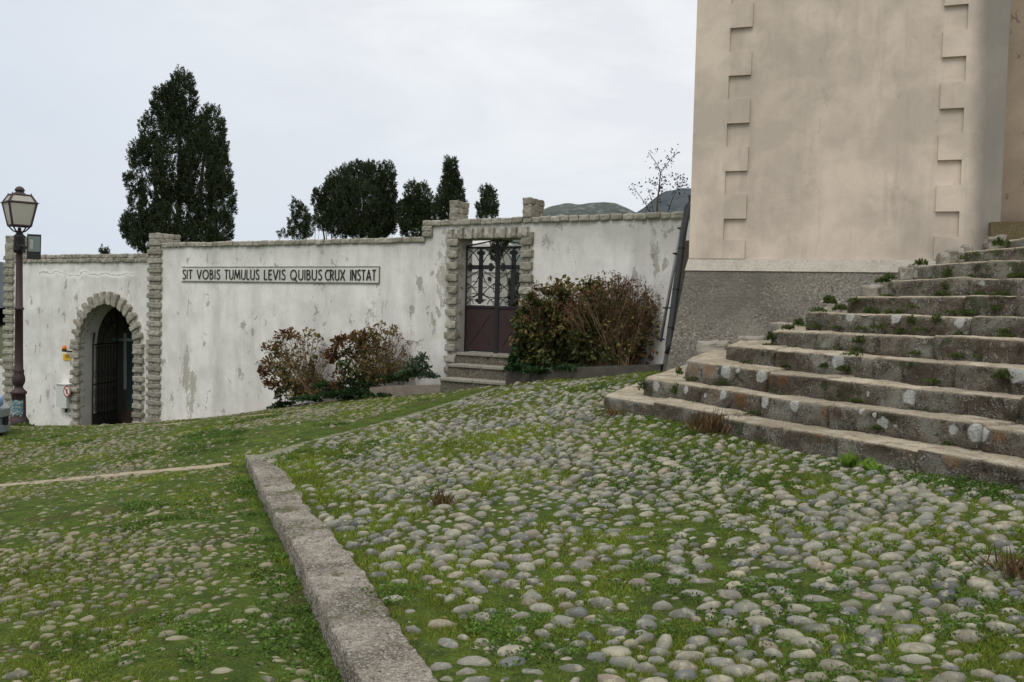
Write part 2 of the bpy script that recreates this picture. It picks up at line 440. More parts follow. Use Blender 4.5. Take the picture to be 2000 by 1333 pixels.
# ------------------------------------------------------------------ cemetery wall
zL = wpx(160, 498.5)[1]; zM = wpx(570, 470)[1]; zR = 3.278
sA = ws(12); sB = ws(303, 600); sC = ws(832, 440); sD = 19.9
s_pl, s_pr = ws(292, 600), ws(315, 600)
aL, aR = wpx(158.5, 668)[0], wpx(265, 668)[0]; aM = (aL + aR) / 2; aH = (aR - aL) / 2
aTop = wpx(209, 595)[1]; aSpr = aTop - aH * 0.97
gL, gR = wpx(896, 560)[0], wpx(1018, 560)[0]; gTop = wpx(955, 466)[1]; gBot = wpx(955, 691)[1]
def gz(s, t=0.0):
    p = W(s, t, 0); return float(LZ(p[0], p[1])[0])
wall = thing("cemetery_wall", "long white plastered cemetery wall with stepped granite coping, peeling grey patches and an inscription", "wall", W(9, 0, -0.6))
def wall_top(s): return (zL if s < sB else zM if s < sC else zR) - 0.09
outer = []
for s in np.linspace(sA, sD, 41): outer.append((s, min(gz(s, 0.1), 0.4) - 0.5))
outer += [(sD, zR - 0.09), (sC, zR - 0.09), (sC, zM - 0.09), (sB, zM - 0.09), (sB, zL - 0.09), (sA, zL - 0.09)]
arch = [(aR, gz(aR, 0.1) - 0.3), (aR, aSpr)] + [(aM + aH * math.cos(q), aSpr + (aTop - aSpr) * math.sin(q)) for q in np.linspace(0, math.pi, 25)[1:-1]] + [(aL, aSpr), (aL, gz(aL, 0.1) - 0.3)]
gate = [(gR, gBot - 0.02), (gR, gTop), (gL, gTop), (gL, gBot - 0.02)]
def wall_solid(loops, t0, t1, caps=True):
    """flat polygon with holes, given thickness; returns V, F, and F of the hole reveals"""
    bm = bmesh.new(); rings = []
    for lp in loops:
        vs = [bm.verts.new((x, 0, z)) for x, z in lp]
        for i in range(len(vs)): bm.edges.new((vs[i], vs[(i + 1) % len(vs)]))
        rings.append(vs)
    bmesh.ops.triangle_fill(bm, use_beauty=True, edges=bm.edges[:], normal=(0, -1, 0))
    bm.verts.index_update()
    co = [(v.co.x, v.co.z) for v in bm.verts]; tri = [tuple(v.index for v in f.verts) for f in bm.faces]
    idx = [[v.index for v in r] for r in rings]; bm.free()
    n = len(co)
    V = [W(x, t0, z) for x, z in co] + [W(x, t1, z) for x, z in co]
    F = [t for t in tri] + [tuple(i + n for i in t[::-1]) for t in tri]
    side = []
    for k, r in enumerate(idx):
        q = [(r[i], r[(i + 1) % len(r)], r[(i + 1) % len(r)] + n, r[i] + n) for i in range(len(r))]
        side.append(q)
    F += side[0]
    rev = [q for s_ in side[1:] for q in s_]
    return np.array(V), F, rev
V, F, rev = wall_solid([outer, arch[::-1], gate[::-1]], 0.0, -0.45)
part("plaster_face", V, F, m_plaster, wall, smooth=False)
part("opening_reveal", V, rev, m_reveal, wall, smooth=False)
# coping courses
seed = 0
def course(mb, s0, s1, z, h, proud, step, rows=1, depth=0.6, back=-0.5):
    global seed
    for r in range(rows):
        s = s0 + (0.5 * step if r % 2 else 0)
        while s < s1 - 0.05:
            w = step * random.uniform(0.8, 1.2); w = min(w, s1 - s)
            p = proud + random.uniform(-0.012, 0.012)
            zz = z + h * (r + 0.5)
            mb.rock(W(s + w / 2, (p + back) / 2, zz + random.uniform(-.006, .006)), WU * (w / 2 * 0.99), WN * ((p - back) / 2), Z3 * (h / 2 * 1.0), 4, 0.065, 0.16, seed); seed += 1
            s += w
mb = MB()
course(mb, sA + 0.2, s_pl, zL - 0.20, 0.11, 0.05, 0.24, 2)
course(mb, s_pr, sC - 0.0, zM - 0.105, 0.115, 0.05, 0.215, 1)
course(mb, sC - 0.06, sD, zR - 0.105, 0.115, 0.05, 0.215, 1)
for k in range(2):  # upright return at the step in the coping
    mb.rock(W(sC + 0.06, -0.2, zM + 0.055 + 0.09 * k * 1.2), WU * 0.12, WN * 0.26, Z3 * 0.055, 4, 0.065, 0.16, 900 + k)
mb.part("coping", m_granite, wall)
# stone corner pilasters and the piers above
def pilaster(s0, s1, zb, zt, proud=0.07, hh=0.125):
    global seed
    mb = MB(); z = zb; k = 0; w = s1 - s0
    while z < zt - 0.03:
        h = (hh if k % 2 == 0 else hh * 0.75) * random.uniform(0.92, 1.08); h = min(h, zt - z)
        if k % 2 == 0:
            a, b, p = s0 - 0.035, s1 + 0.035, proud
            mb.rock(W((a + b) / 2, p / 2 - 0.1, z + h / 2), WU * ((b - a) / 2), WN * (p / 2 + 0.1), Z3 * (h / 2), 4, 0.065, 0.16, seed); seed += 1
        else:
            a, b, p = s0 + 0.02, s1 - 0.02, proud - 0.03
            mid = a + (b - a) * random.uniform(0.4, 0.6)
            for (c0, c1) in ((a, mid), (mid, b)):
                mb.rock(W((c0 + c1) / 2, p / 2 - 0.1, z + h / 2), WU * ((c1 - c0) / 2 * 0.97), WN * (p / 2 + 0.1), Z3 * (h / 2 * 0.97), 4, 0.065, 0.16, seed); seed += 1
        z += h; k += 1
    return mb
pilaster(s_pl, s_pr, gz((s_pl + s_pr) / 2, 0.15) - 0.1, zM + 0.0).part("pilaster", m_granite, wall)
sl0, sl1 = ws(11), ws(27)
pilaster(sl0, sl1, gz(sl0, 0.15) - 0.2, zL + 0.02).part("pilaster", m_granite, wall)
def pier(s0, s1, z0, z1, depth, rows, nd=3, t0=0.06):
    global seed
    mb = MB(); h = (z1 - z0) / rows
    for r in range(rows):
        n = nd + (r % 2); e = depth / n
        for k in range(n):
            mb.rock(W((s0 + s1) / 2, t0 - e * (k + 0.5), z0 + h * (r + 0.5)), WU * ((s1 - s0) / 2 * random.uniform(0.96, 1.03)), WN * (e / 2 * 0.99), Z3 * (h / 2 * 0.99), 4, 0.065, 0.16, seed); seed += 1
    return mb
pier(ws(294, 462), ws(313, 462), zM - 0.01, wpx(300, 456)[1], 0.66, 2).part("pier_cap", m_granite, wall)
pier(sl0 + 0.05, sl1 + 0.25, zL + 0.0, wpx(20, 461)[1], 0.5, 3).part("pier_cap", m_granite, wall)
pier(ws(881, 410), ws(896, 410), zR + 0.0, wpx(885, 393)[1], 0.42, 3).part("pier_cap", m_granite, wall)
pier(ws(1023, 405), ws(1040, 405), zR + 0.0, wpx(1030, 387)[1], 0.52, 3).part("pier_cap", m_granite, wall)
# arch surround
mb = MB()
def radial(q, r0, r1, w, p, sd):
    c, s_ = math.cos(q), math.sin(q); k = (aTop - aSpr) / aH
    rm = (r0 + r1) / 2
    ax = WU * c + Z3 * s_; ay = -WU * s_ + Z3 * c
    mb.rock(W(aM + rm * c, p / 2 - 0.08, aSpr + rm * s_ * (k if rm < aH * 1.2 else 1)), ax * ((r1 - r0) / 2), ay * (w / 2), WN * (p / 2 + 0.08), 4, 0.065, 0.16, sd)
nv = 31
for i in range(nv):
    q = math.pi * (i + 0.5) / nv
    if i % 2 == 0: radial(q, aH, aH + 0.34, math.pi * aH / nv * 1.12, 0.10, 300 + i)
    else: radial(q, aH, aH + 0.20, math.pi * aH / nv * 1.02, 0.06, 300 + i)
for sd in (-1, 1):
    z = aSpr; k = 0
    e = aL if sd < 0 else aR
    zb = gz(e, 0.1) - 0.1
    while z > zb:
        h = 0.13 if k % 2 == 0 else 0.095
        w, p = (0.36, 0.10) if k % 2 == 0 else (0.24, 0.055)
        w *= random.uniform(0.92, 1.06)
        if k % 2 == 0:
            mb.rock(W(e + sd * w / 2, p / 2 - 0.08, z - h / 2), WU * (w / 2), WN * (p / 2 + 0.08), Z3 * (h / 2), 4, 0.065, 0.16, 400 + k + 50 * (sd > 0))
        else:
            for q in (0.27, 0.76):
                mb.rock(W(e + sd * w * q, p / 2 - 0.08, z - h / 2), WU * (w * 0.25), WN * (p / 2 + 0.08), Z3 * (h / 2), 4, 0.065, 0.16, 500 + k + 50 * (sd > 0))
        z -= h; k += 1
mb.part("arch_surround", m_granite, wall)
# gate surround
mb = MB()
s = gL - 0.24; k = 0; lb = gTop
while s < gR + 0.24:
    tall = k % 2 == 0
    w = random.uniform(0.105, 0.13)
    h = 0.20 * random.uniform(0.94, 1.04) if tall else 0.10
    p = 0.09 if tall else 0.05
    mb.rock(W(s + w / 2, p / 2 - 0.08, lb + h / 2), WU * (w / 2), WN * (p / 2 + 0.08), Z3 * (h / 2), 4, 0.065, 0.16, 600 + k)
    s += w; k += 1
for sd, e in ((-1, gL), (1, gR)):
    z = lb; k = 0
    while z > gBot - 0.38:
        h = 0.14 if k % 2 == 0 else 0.085
        w, p = (0.17, 0.05) if k % 2 else (0.255, 0.095)
        w *= random.uniform(0.93, 1.06)
        if k % 2 == 0: mb.rock(W(e + sd * w / 2, p / 2 - 0.08, z - h / 2), WU * (w / 2), WN * (p / 2 + 0.08), Z3 * (h / 2), 4, 0.065, 0.16, 700 + k + 50 * (sd > 0))
        else:
            for q in (0.27, 0.76): mb.rock(W(e + sd * w * q, p / 2 - 0.08, z - h / 2), WU * (w * 0.25), WN * (p / 2 + 0.08), Z3 * (h / 2), 4, 0.065, 0.16, 800 + k + 50 * (sd > 0))
        z -= h; k += 1
mb.part("gate_surround", m_granite, wall)

# inscription board with raised letters
m_board = stain_plaster("board_marble", C(214, 212, 202), C(176, 174, 164), C(168, 164, 150), WROT, 4.0, patch_lo=0.72, streak=0.35, bumpy=0.1)[0]
m_letter, _N, _b = mat("letter_bronze", C(38, 40, 40), 0.6, 0.0, 0.4)
b0 = wpx(357.5, 522.5); b1 = wpx(740.5, 552.3)
bz1 = (wpx(357.5, 522.5)[1] + wpx(740, 523.5)[1]) / 2; bz0 = (wpx(357.5, 549.3)[1] + wpx(740, 552.3)[1]) / 2
board = thing("inscription_board", "narrow marble inscription board with dark Latin lettering, set in the white wall", "sign", W((b0[0] + b1[0]) / 2, 0.02, bz0))
nsl = 13
mb = MB()
for i in range(nsl):
    s0 = b0[0] + (b1[0] - b0[0]) * i / nsl; s1 = b0[0] + (b1[0] - b0[0]) * (i + 1) / nsl
    mb.obox(W((s0 + s1) / 2, 0.008, (bz0 + bz1) / 2), WU * ((s1 - s0) / 2 - 0.002), WN * 0.012, Z3 * (bz1 - bz0) / 2)
mb.part("marble_slab", m_board, board)
mb = MB()
for zz in (bz0 - 0.012, bz1 + 0.012): mb.obox(W((b0[0] + b1[0]) / 2, 0.012, zz), WU * ((b1[0] - b0[0]) / 2 + 0.02), WN * 0.014, Z3 * 0.009)
mb.obox(W(b1[0] + 0.012, 0.012, (bz0 + bz1) / 2), WU * 0.009, WN * 0.0135, Z3 * ((bz1 - bz0) / 2 + 0.003))
mb.part("border_strip", m_smoothcon, board)
def arc(cx, cy, rx, ry, a0, a1, n=14): return [(cx + rx * math.cos(R(a)), cy + ry * math.sin(R(a))) for a in np.linspace(a0, a1, n)]
GL = {  # strokes in a cell of width w and height 1
 "S": (0.42, [[(0.40, 0.90), (0.30, 0.98), (0.14, 0.95), (0.05, 0.80), (0.10, 0.64), (0.28, 0.50), (0.40, 0.34), (0.40, 0.16), (0.28, 0.03), (0.12, 0.04), (0.02, 0.14)]]),
 "I": (0.08, [[(0.04, 0), (0.04, 1)]]), "T": (0.50, [[(0, 0.96), (0.5, 0.96)], [(0.25, 0), (0.25, 0.96)]]),
 "V": (0.56, [[(0, 1), (0.28, 0)], [(0.56, 1), (0.28, 0)]]), "O": (0.74, [arc(0.37, 0.5, 0.34, 0.47, 0, 360, 26)]),
 "B": (0.46, [[(0.04, 0), (0.04, 1)], [(0.04, 0.96)] + arc(0.12, 0.76, 0.24, 0.2, 90, -90, 8) + [(0.04, 0.56)], [(0.04, 0.56)] + arc(0.14, 0.29, 0.29, 0.26, 90, -90, 10) + [(0.04, 0.03)]]),
 "U": (0.56, [[(0.04, 1), (0.04, 0.3)] + arc(0.28, 0.28, 0.24, 0.26, 180, 360, 12) + [(0.52, 0.3), (0.52, 1)]]),
 "M": (0.78, [[(0, 0), (0.13, 1)], [(0.13, 1), (0.39, 0.15)], [(0.39, 0.15), (0.65, 1)], [(0.65, 1), (0.78, 0)]]),
 "L": (0.36, [[(0.04, 1), (0.04, 0)], [(0.04, 0.04), (0.36, 0.04)]]),
 "E": (0.38, [[(0.04, 0), (0.04, 1)], [(0.04, 0.96), (0.38, 0.96)], [(0.04, 0.55), (0.34, 0.55)], [(0.04, 0.04), (0.38, 0.04)]]),
 "Q": (0.80, [arc(0.37, 0.5, 0.34, 0.47, 0, 360, 26), [(0.42, 0.22), (0.78, -0.16)]]),
 "C": (0.52, [arc(0.40, 0.5, 0.36, 0.47, 60, 300, 18)]),
 "R": (0.48, [[(0.04, 0), (0.04, 1)], [(0.04, 0.96)] + arc(0.14, 0.73, 0.28, 0.23, 90, -90, 10) + [(0.04, 0.50)], [(0.18, 0.5), (0.47, 0)]]),
 "X": (0.56, [[(0, 0), (0.56, 1)], [(0.56, 0), (0, 1)]]), "N": (0.54, [[(0.04, 0), (0.04, 1)], [(0.04, 1), (0.50, 0)], [(0.50, 0), (0.50, 1)]]),
 "A": (0.58, [[(0, 0), (0.29, 1)], [(0.58, 0), (0.29, 1)], [(0.11, 0.32), (0.47, 0.32)]])}
def px_text(u): return 340 + u / 4.762
words_ = [("SIT", 88, 178), ("VOBIS", 222, 435), ("TUMULUS", 478, 798), ("LEVIS", 845, 1042), ("QUIBUS", 1090, 1382), ("CRUX", 1412, 1595), ("INSTAT", 1648, 1885)]
lz0 = bz0 + (bz1 - bz0) * 0.14; lz1 = bz1 - (bz1 - bz0) * 0.16; LH = lz1 - lz0
for wd, u0, u1 in words_:
    s0, s1 = ws(px_text(u0), 538), ws(px_text(u1), 538)
    tot = sum(GL[ch][0] for ch in wd); gap = 0.16; full = tot + gap * (len(wd) - 1)
    k = (s1 - s0) / full; x = s0
    for ch in wd:
        w, strokes = GL[ch]; mb = MB(); hw = LH * 0.058
        for j, stv in enumerate(strokes):
            pts = [np.array([x + p[0] * k, lz0 + p[1] * LH]) for p in stv]
            n = len(pts); Lf, Rt = [], []
            for i, p in enumerate(pts):
                t = pts[min(i + 1, n - 1)] - pts[max(i - 1, 0)]; t = t / (np.linalg.norm(t) + 1e-9); nn = np.array([-t[1], t[0]]) * hw
                Lf.append(p + nn); Rt.append(p - nn)
            tf = 0.034 + 0.0015 * j
            for i in range(n - 1):
                q = [Lf[i], Lf[i + 1], Rt[i + 1], Rt[i]]
                mb.prism([W(a[0], tf, a[1]) for a in q], -WN * 0.014)
        mb.part("letter", m_letter, board)
        x += (w + gap) * k

# ------------------------------------------------------------------ double iron gate
GT = -0.25
def G(px, py, dt=0.0): return on_plane(px, py, WO + WN * (GT + dt), WN)
gate_o = thing("iron_gate", "double cemetery gate of dark iron with crosses and scrollwork above maroon panels", "gate", W((gL + gR) / 2, GT, gBot))
def leaf_xy(x0, x1, nm):
    # leaf spans px x0..x1 at mid height; local (a,b): a 0..1 across, b = height 0..1 from sill to top
    zb, zt = gBot, wpx(940, 481, GT)[1]
    s0, s1 = wpx(x0, 560, GT)[0], wpx(x1, 560, GT)[0]
    def P(a, b, dt=0.0): return W(s0 + (s1 - s0) * a, GT + dt, zb + (zt - zb) * b)
    return P, s1 - s0, zt - zb
kick = (690 - 600) / (690 - 481.0)
for li, (x0, x1) in enumerate(((907.5, 971.5), (971.5, 1035))):
    P, w, h = leaf_xy(x0, x1, li)
    fr = MB(); ty = 0.022
    def bar(mb, a0, b0, a1, b1, wd, dt=0.0, th=0.02):
        p, q = P(a0, b0, dt), P(a1, b1, dt); d = q - p; L = np.linalg.norm(d); d = d / L; e = np.cross(d, WN)
        mb.obox((p + q) / 2, d * (L / 2), WN * th, e * (wd / 2))
    bar(fr, 0.03, -0.0, 0.03, 1.0, 0.05, 0); bar(fr, 0.97, 0, 0.97, 1.04, 0.05, 0)
    bar(fr, 0.06, 0.985, 0.94, 0.985, 0.035, 0.001); bar(fr, 0.06, kick, 0.94, kick, 0.045, 0.001); bar(fr, 0.06, 0.015, 0.94, 0.015, 0.04, 0.001)
    if li == 0: bar(fr, 0.03, 1.0, 0.97, 1.055, 0.022, 0.002); bar(fr, 0.985, 0.0, 0.985, 1.04, 0.06, 0.012, 0.012)
    else: bar(fr, 0.03, 1.055, 0.97, 1.0, 0.022, 0.002)
    leaf = fr.part("gate_leaf", m_iron, gate_o)
    cr = MB()
    bar(cr, 0.5, kick + 0.05, 0.5, 0.93, 0.088, 0.012, 0.012); bar(cr, 0.20, 0.80, 0.80, 0.80, 0.084, 0.013, 0.011)
    def ball(a, b, r, k): cr.lathe(P(a, b, 0.004 + 0.001 * k), [(r, 0), (r, 0.026 + 0.001 * k)], 14, axis=WN)
    for k, (a, b) in enumerate(((0.5, 0.945), (0.185, 0.80), (0.815, 0.80), (0.5, kick + 0.045))):
        da, db = [(0.07, 0), (0, 0.023), (0, 0.023), (0.07, 0)][k]
        ball(a + (-0.05 if k == 1 else 0.05 if k == 2 else 0), b, 0.044, k * 3); ball(a + da, b + db - (0.012 if k in (0,) else -0.012 if k == 3 else 0), 0.036, k * 3 + 1); ball(a - da, b - db - (0.012 if k in (0,) else -0.012 if k == 3 else 0), 0.036, k * 3 + 2)
    cr.part("cross", m_iron, leaf)
    sc_ = MB()
    def curve(pts, r=0.0095):
        # quadratic through three control points
        a, b, c = (np.array(p, float) for p in pts)
        sc_.tube([P(*((1 - t) ** 2 * a + 2 * t * (1 - t) * b + t * t * c)) for t in np.linspace(0, 1, 10)], r, 5)
    for sx in (0, 1):
        X = (lambda v: v) if sx == 0 else (lambda v: 1 - v)
        for pts in (((X(.06), .97), (X(.30), .95), (X(.44), .85)), ((X(.40), .98), (X(.20), .93), (X(.06), .86)), ((X(.94), .98), (X(.72), .99), (X(.50), .97)),
                    ((X(.06), .70), (X(.28), .73), (X(.46), .78)), ((X(.06), .60), (X(.38), .61), (X(.46), .76)), ((X(.06), .655), (X(.32), .60), (X(.46), .53)),
                    ((X(.06), .52), (X(.30), .51), (X(.46), .56)), ((X(.10), kick + .02), (X(.12), .50), (X(.46), .545)), ((X(.28), kick + .02), (X(.28), .50), (X(.06), .51)),
                    ((X(.06), .655), (X(.20), .60), (X(.06), .56))):
            curve(pts)
    sc_.part("scrollwork", m_iron, leaf)
    kp = MB(); p0, p1 = P(0.05, 0.02, -0.006), P(0.95, kick - 0.01, -0.006)
    kp.obox((p0 + p1) / 2, WU * (w * 0.45), WN * 0.006, Z3 * (h * (kick - 0.03) / 2))
    for (a0, b0_, a1, b1_) in ((0.2, 0.08, 0.8, kick - 0.07), (0.8, 0.08, 0.2, kick - 0.07)): bar(kp, a0, b0_, a1, b1_, 0.03, 0.004 + 0.001 * (a0 > .5), 0.006)
    kp.part("kick_panel", m_maroon, leaf)
    if li == 0:
        hb = MB(); hb.obox(P(0.93, kick + 0.03, 0.03), WU * 0.02, WN * 0.012, Z3 * 0.05); hb.tube([P(0.93, kick + 0.05, 0.045), P(0.86, kick + 0.05, 0.06)], 0.01, 6); hb.part("lock", m_greymetal, leaf)

# steps in front of the gate
steps = thing("gate_steps", "three pebbledash steps with stone treads below the double iron gate", "steps", on_plane(930, 760, WO + WN * 0.6, WN))
def gstep(xl, xr, ytop, ybot, t_front, t_back, tread=True, hole=False):
    s0, z1 = wpx(xl, ytop, t_front); s1 = wpx(xr, ytop, t_front)[0]; z0 = wpx(xl, ybot, t_front)[1] - 0.06
    mb = MB(); mb.obox(W((s0 + s1) / 2, (t_front - 0.03 + t_back) / 2, (z0 + z1 - 0.045) / 2), WU * ((s1 - s0) / 2 - 0.02), WN * ((t_front - 0.03 - t_back) / 2), Z3 * ((z1 - 0.045 - z0) / 2))
    st = mb.part("step", m_pebblecon, steps)
    tr = MB(); L = s1 - s0; nn = 2
    for i in range(nn):
        tr.rock(W(s0 + L * (i + 0.5) / nn, (t_front + t_back) / 2, z1 - 0.02), WU * (L / 2 / nn), WN * ((t_front - t_back) / 2), Z3 * 0.027, 8, 0.06, 0.05, 1000 + int(ytop) + i)
    tr.part("tread", m_concrete, st, True)
    return s0, s1, z0, z1
gstep(888, 1034, 689, 714, 0.06, -0.44)
gstep(871, 1010, 711.5, 740, 0.42, -0.02)
gstep(857, 990, 739, 765, 0.80, 0.36)
mb = MB(); q = wpx(952, 700, 0.05); mb.lathe(W(q[0], 0.028, q[1]), [(0.03, 0), (0.03, 0.004)], 14, axis=WN); mb.part("drain_hole", m_iron, steps)

# ------------------------------------------------------------------ chapel porch behind the arch, its glass screen and iron gate
m_porch, _N, _b = mat("porch_wall", C(128, 124, 116), 0.95)
m_glass, _N, _b = mat("dark_glass", C(62, 74, 74), 0.25, 0.0, 0.5)
m_paleband, _N, _b = mat("etched_band", C(150, 166, 164), 0.6)
m_brick = stone_mat("dark_brick", [C(66, 52, 46), C(58, 46, 42), C(72, 58, 50), C(50, 42, 38), C(84, 70, 60), C(40, 32, 30)], 0.4)
porch = thing("entrance_porch", "dark porch room behind the arched opening with cross on its glass screen", "porch", W(aM, -1.2, gz(aM, 0) - 0.1))
pz = gz(aM, 0.0) - 0.05; D1 = -2.3
mb = MB()
mb.obox(W(aL - 0.95, (D1 - 0.46) / 2, (pz + aTop) / 2 + 0.1), WU * 0.1, WN * ((-0.46 - D1) / 2), Z3 * ((aTop - pz) / 2 + 0.3))
mb.obox(W(aR + 0.35, (D1 - 0.46) / 2, (pz + aTop) / 2 + 0.1), WU * 0.1, WN * ((-0.46 - D1) / 2), Z3 * ((aTop - pz) / 2 + 0.3))
mb.obox(W(aM, D1 - 0.1, (pz + aTop) / 2 + 0.1), WU * (aH + 1.05), WN * 0.1, Z3 * ((aTop - pz) / 2 + 0.3))
mb.part("wall", m_porch, porch)
mb = MB(); mb.obox(W(aM, (D1 - 0.46) / 2, aTop + 0.46), WU * (aH + 1.05), WN * ((-0.46 - D1) / 2 + 0.15), Z3 * 0.06); mb.part("ceiling", m_porch, porch)
mb = MB(); mb.obox(W(aM, D1 / 2 + 0.05, pz - 0.06), WU * (aH + 0.85), WN * (-D1 / 2 - 0.02), Z3 * 0.06); mb.part("floor", m_darkcon, porch)
GSt = -1.5
def GS(px, py, dt=0.0): return on_plane(px, py, WO + WN * (GSt + dt), WN)
mb = MB(); c0 = GS(262, 801); zb_ = c0[2]
mb.obox(W(aM, GSt, (zb_ + aTop) / 2 + 0.15), WU * (aH + 0.24), WN * 0.02, Z3 * ((aTop - zb_) / 2 + 0.2))
scr = mb.part("glass_screen", m_glass, porch)
mb = MB()
def gquad(mb, x0, y0, x1, y1, dt=0.03, th=0.02): mb.prism([GS(x0, y0, dt), GS(x1, y0, dt), GS(x1, y1, dt), GS(x0, y1, dt)], -WN * th)
gquad(mb, 241.2, 651, 246.8, 761); gquad(mb, 216, 661.2, 265, 666.8, 0.034)
mb.part("cross", m_paleband, scr)
mb = MB(); mb.obox(W(aM, GSt + 0.02, (pz + zb_) / 2), WU * (aH + 0.24), WN * 0.12, Z3 * ((zb_ - pz) / 2)); mb.part("brick_base", m_brick, porch)
# left wing of the arched gate, swung inward
ag = thing("arched_gate", "open wrought iron gate wing with fan top inside the arched opening", "gate", W(aL + 0.05, -0.3, pz))
ang = R(112)
gd = WU * math.cos(ang) - WN * math.sin(ang); gw = aH * 0.96; gn = np.cross(gd, Z3)
A0 = W(aL + 0.06, -0.30, 0)
def AG(x, z): return A0 + gd * x + Z3 * z
mb = MB(); z0_ = pz + 0.06; zs = aSpr + 0.0
def rod(mb, x0, z0, x1, z1, r=0.014): mb.tube([AG(x0, z0), AG(x1, z1)], r, 6)
for x in (0.0, gw): rod(mb, x, z0_, x, zs if x == 0 else aTop - 0.08, 0.022)
for z in (z0_, z0_ + 0.35, z0_ + 1.15, zs): rod(mb, 0, z, gw, z, 0.018)
mb.tube([AG(gw - gw * math.cos(q), zs + (aTop - 0.06 - zs) * math.sin(q)) for q in np.linspace(0, math.pi / 2, 14)], 0.02, 6)
gf = mb.part("frame", m_iron, ag)
mb = MB()
for k in range(1, 8):
    x = gw * k / 8; rod(mb, x, z0_, x, zs - 0.12, 0.011); mb.lathe(AG(x, zs - 0.12), [(0.018, 0), (0.02, 0.03), (0.004, 0.10)], 6)
for k in range(4):
    for zc in (z0_ + 0.55, z0_ + 0.9, z0_ + 1.4):
        xc = gw * (k + 0.5) / 4
        mb.tube([AG(xc + 0.085 * math.cos(q) * (1 - q / 14), zc + 0.13 * math.sin(q) * (1 - q / 14)) for q in np.linspace(0, 7.5, 22)], 0.007, 4)
for k in range(1, 4):
    q = math.pi / 2 * k / 4
    mb.tube([AG(gw - 0.25 * gw * math.cos(q), zs + 0.25 * (aTop - zs) * math.sin(q)), AG(gw - gw * 0.97 * math.cos(q), zs + (aTop - 0.06 - zs) * 0.97 * math.sin(q))], 0.011, 5)
mb.tube([AG(gw - gw * 0.6 * math.cos(q), zs + (aTop - zs) * 0.55 * math.sin(q)) for q in np.linspace(0, math.pi / 2, 10)], 0.011, 5)
mb.tube([AG(0.02 + 0.28 * t, zs + 0.05 + 1.3 * t * (1 - t * 0.55)) for t in np.linspace(0, 1, 9)], 0.010, 5)
mb.part("scrollwork", m_iron, ag)
mb = MB(); mb.obox(AG(gw * 0.5, z0_ + 0.17), gd * (gw * 0.47), gn * 0.006, Z3 * 0.16); mb.part("kick_panel", m_darkmetal, ag)

# ------------------------------------------------------------------ white tomb seen through the gate
m_tomb = stain_plaster("tomb_marble", C(206, 203, 196), C(170, 168, 162), C(160, 156, 148), WROT, 6.0, patch_lo=0.75, streak=0.25, bumpy=0.1)[0]
TT = -4.2
def TM(px, py, t=TT): return on_plane(px, py, WO + WN * t, WN)
ts1, tz_e = wpx(978, 484, TT); ts0 = wpx(884, 484, TT)[0]; tz0 = -0.2
ta = wpx(943, 461, TT - 0.7)
tomb = thing("tomb_chapel", "white marble family tomb with low pyramid roof, seen through the iron gate", "tomb", W((ts0 + ts1) / 2, TT - 1, 0.5))
mb = MB(); mb.obox(W((ts0 + ts1) / 2, TT - 0.22, (tz0 + tz_e) / 2), WU * ((ts1 - ts0) / 2), WN * 0.22, Z3 * ((tz_e - tz0) / 2))
mb.part("wall", m_tomb, tomb)
mb = MB(); zc = wpx(950, 530, TT)[1]
mb.obox(W((ts0 + ts1) / 2, TT - 0.22, tz_e + 0.05), WU * ((ts1 - ts0) / 2 + 0.08), WN * 0.30, Z3 * 0.05)
mb.obox(W((ts0 + ts1) / 2, TT - 0.22, zc), WU * ((ts1 - ts0) / 2 + 0.04), WN * 0.26, Z3 * 0.03)
mb.part("cornice", m_tomb, tomb)
mb = MB(); e = 0.07; zr = tz_e + 0.10
base = [W(ts0 - e, TT + e, zr), W(ts1 + e, TT + e, zr), W(ts1 + e, TT - 0.44 - e, zr), W(ts0 - e, TT - 0.44 - e, zr)]
apx = W((ts0 + ts1) / 2, TT - 0.22, zr + 0.26)
mb.add(base + [apx], [(0, 1, 4), (1, 2, 4), (2, 3, 4), (3, 0, 4), (3, 2, 1, 0)]); mb.part("roof", m_tomb, tomb)
for j in range(7):
    mb = MB()
    for i in range(3):
        mb.obox(W(ts0 + 0.42 + i * 0.25 + 0.02 * (j % 2), TT + 0.004, zc - 0.25 - 0.15 * j), WU * (0.07 + 0.03 * ((i + j) % 2)), WN * 0.004, Z3 * 0.012)
    mb.part("engraved_line", m_smoothcon, tomb)
mb = MB(); zz = TM(957, 545); mb.lathe(zz + WN * 0.01, [(0.05, 0), (0.05, 0.03)], 12, axis=WN); mb.part("bronze_rosette", m_iron, tomb)
# neighbouring tomb further right, its shade put into a darker wall colour
m_tomb_shaded = stain_plaster('tomb_shaded', C(140, 130, 122), C(116, 108, 102), C(108, 100, 94), WROT, 8.0, patch_lo=0.75, streak=0.3, bumpy=0.1)[0]
tomb2 = thing("tomb_chapel", "tomb coloured grey for shade, with dark slate roof behind the right leaf of the iron gate", "tomb", W(gR + 0.9, -7.2, 0.5))
mb = MB(); z_ = wpx(990, 507, -6.2)[1]; mb.obox(W(gR + 1.35, -7.5, (z_ - 0.5) / 2), WU * 1.0, WN * 1.0, Z3 * ((z_ + 0.5) / 2)); mb.part("wall", m_tomb_shaded, tomb2)
mb = MB()
mb.add([W(gR + 0.1, -6.2, z_), W(gR + 2.6, -6.2, z_), W(gR + 2.6, -8.8, z_), W(gR + 0.1, -8.8, z_), W(gR + 0.4, -7.5, z_ + 0.9), W(gR + 2.3, -7.5, z_ + 0.9)],
       [(0, 1, 5, 4), (1, 2, 5), (2, 3, 4, 5), (3, 0, 4), (3, 2, 1, 0)]); mb.part("roof", m_darkmetal, tomb2)

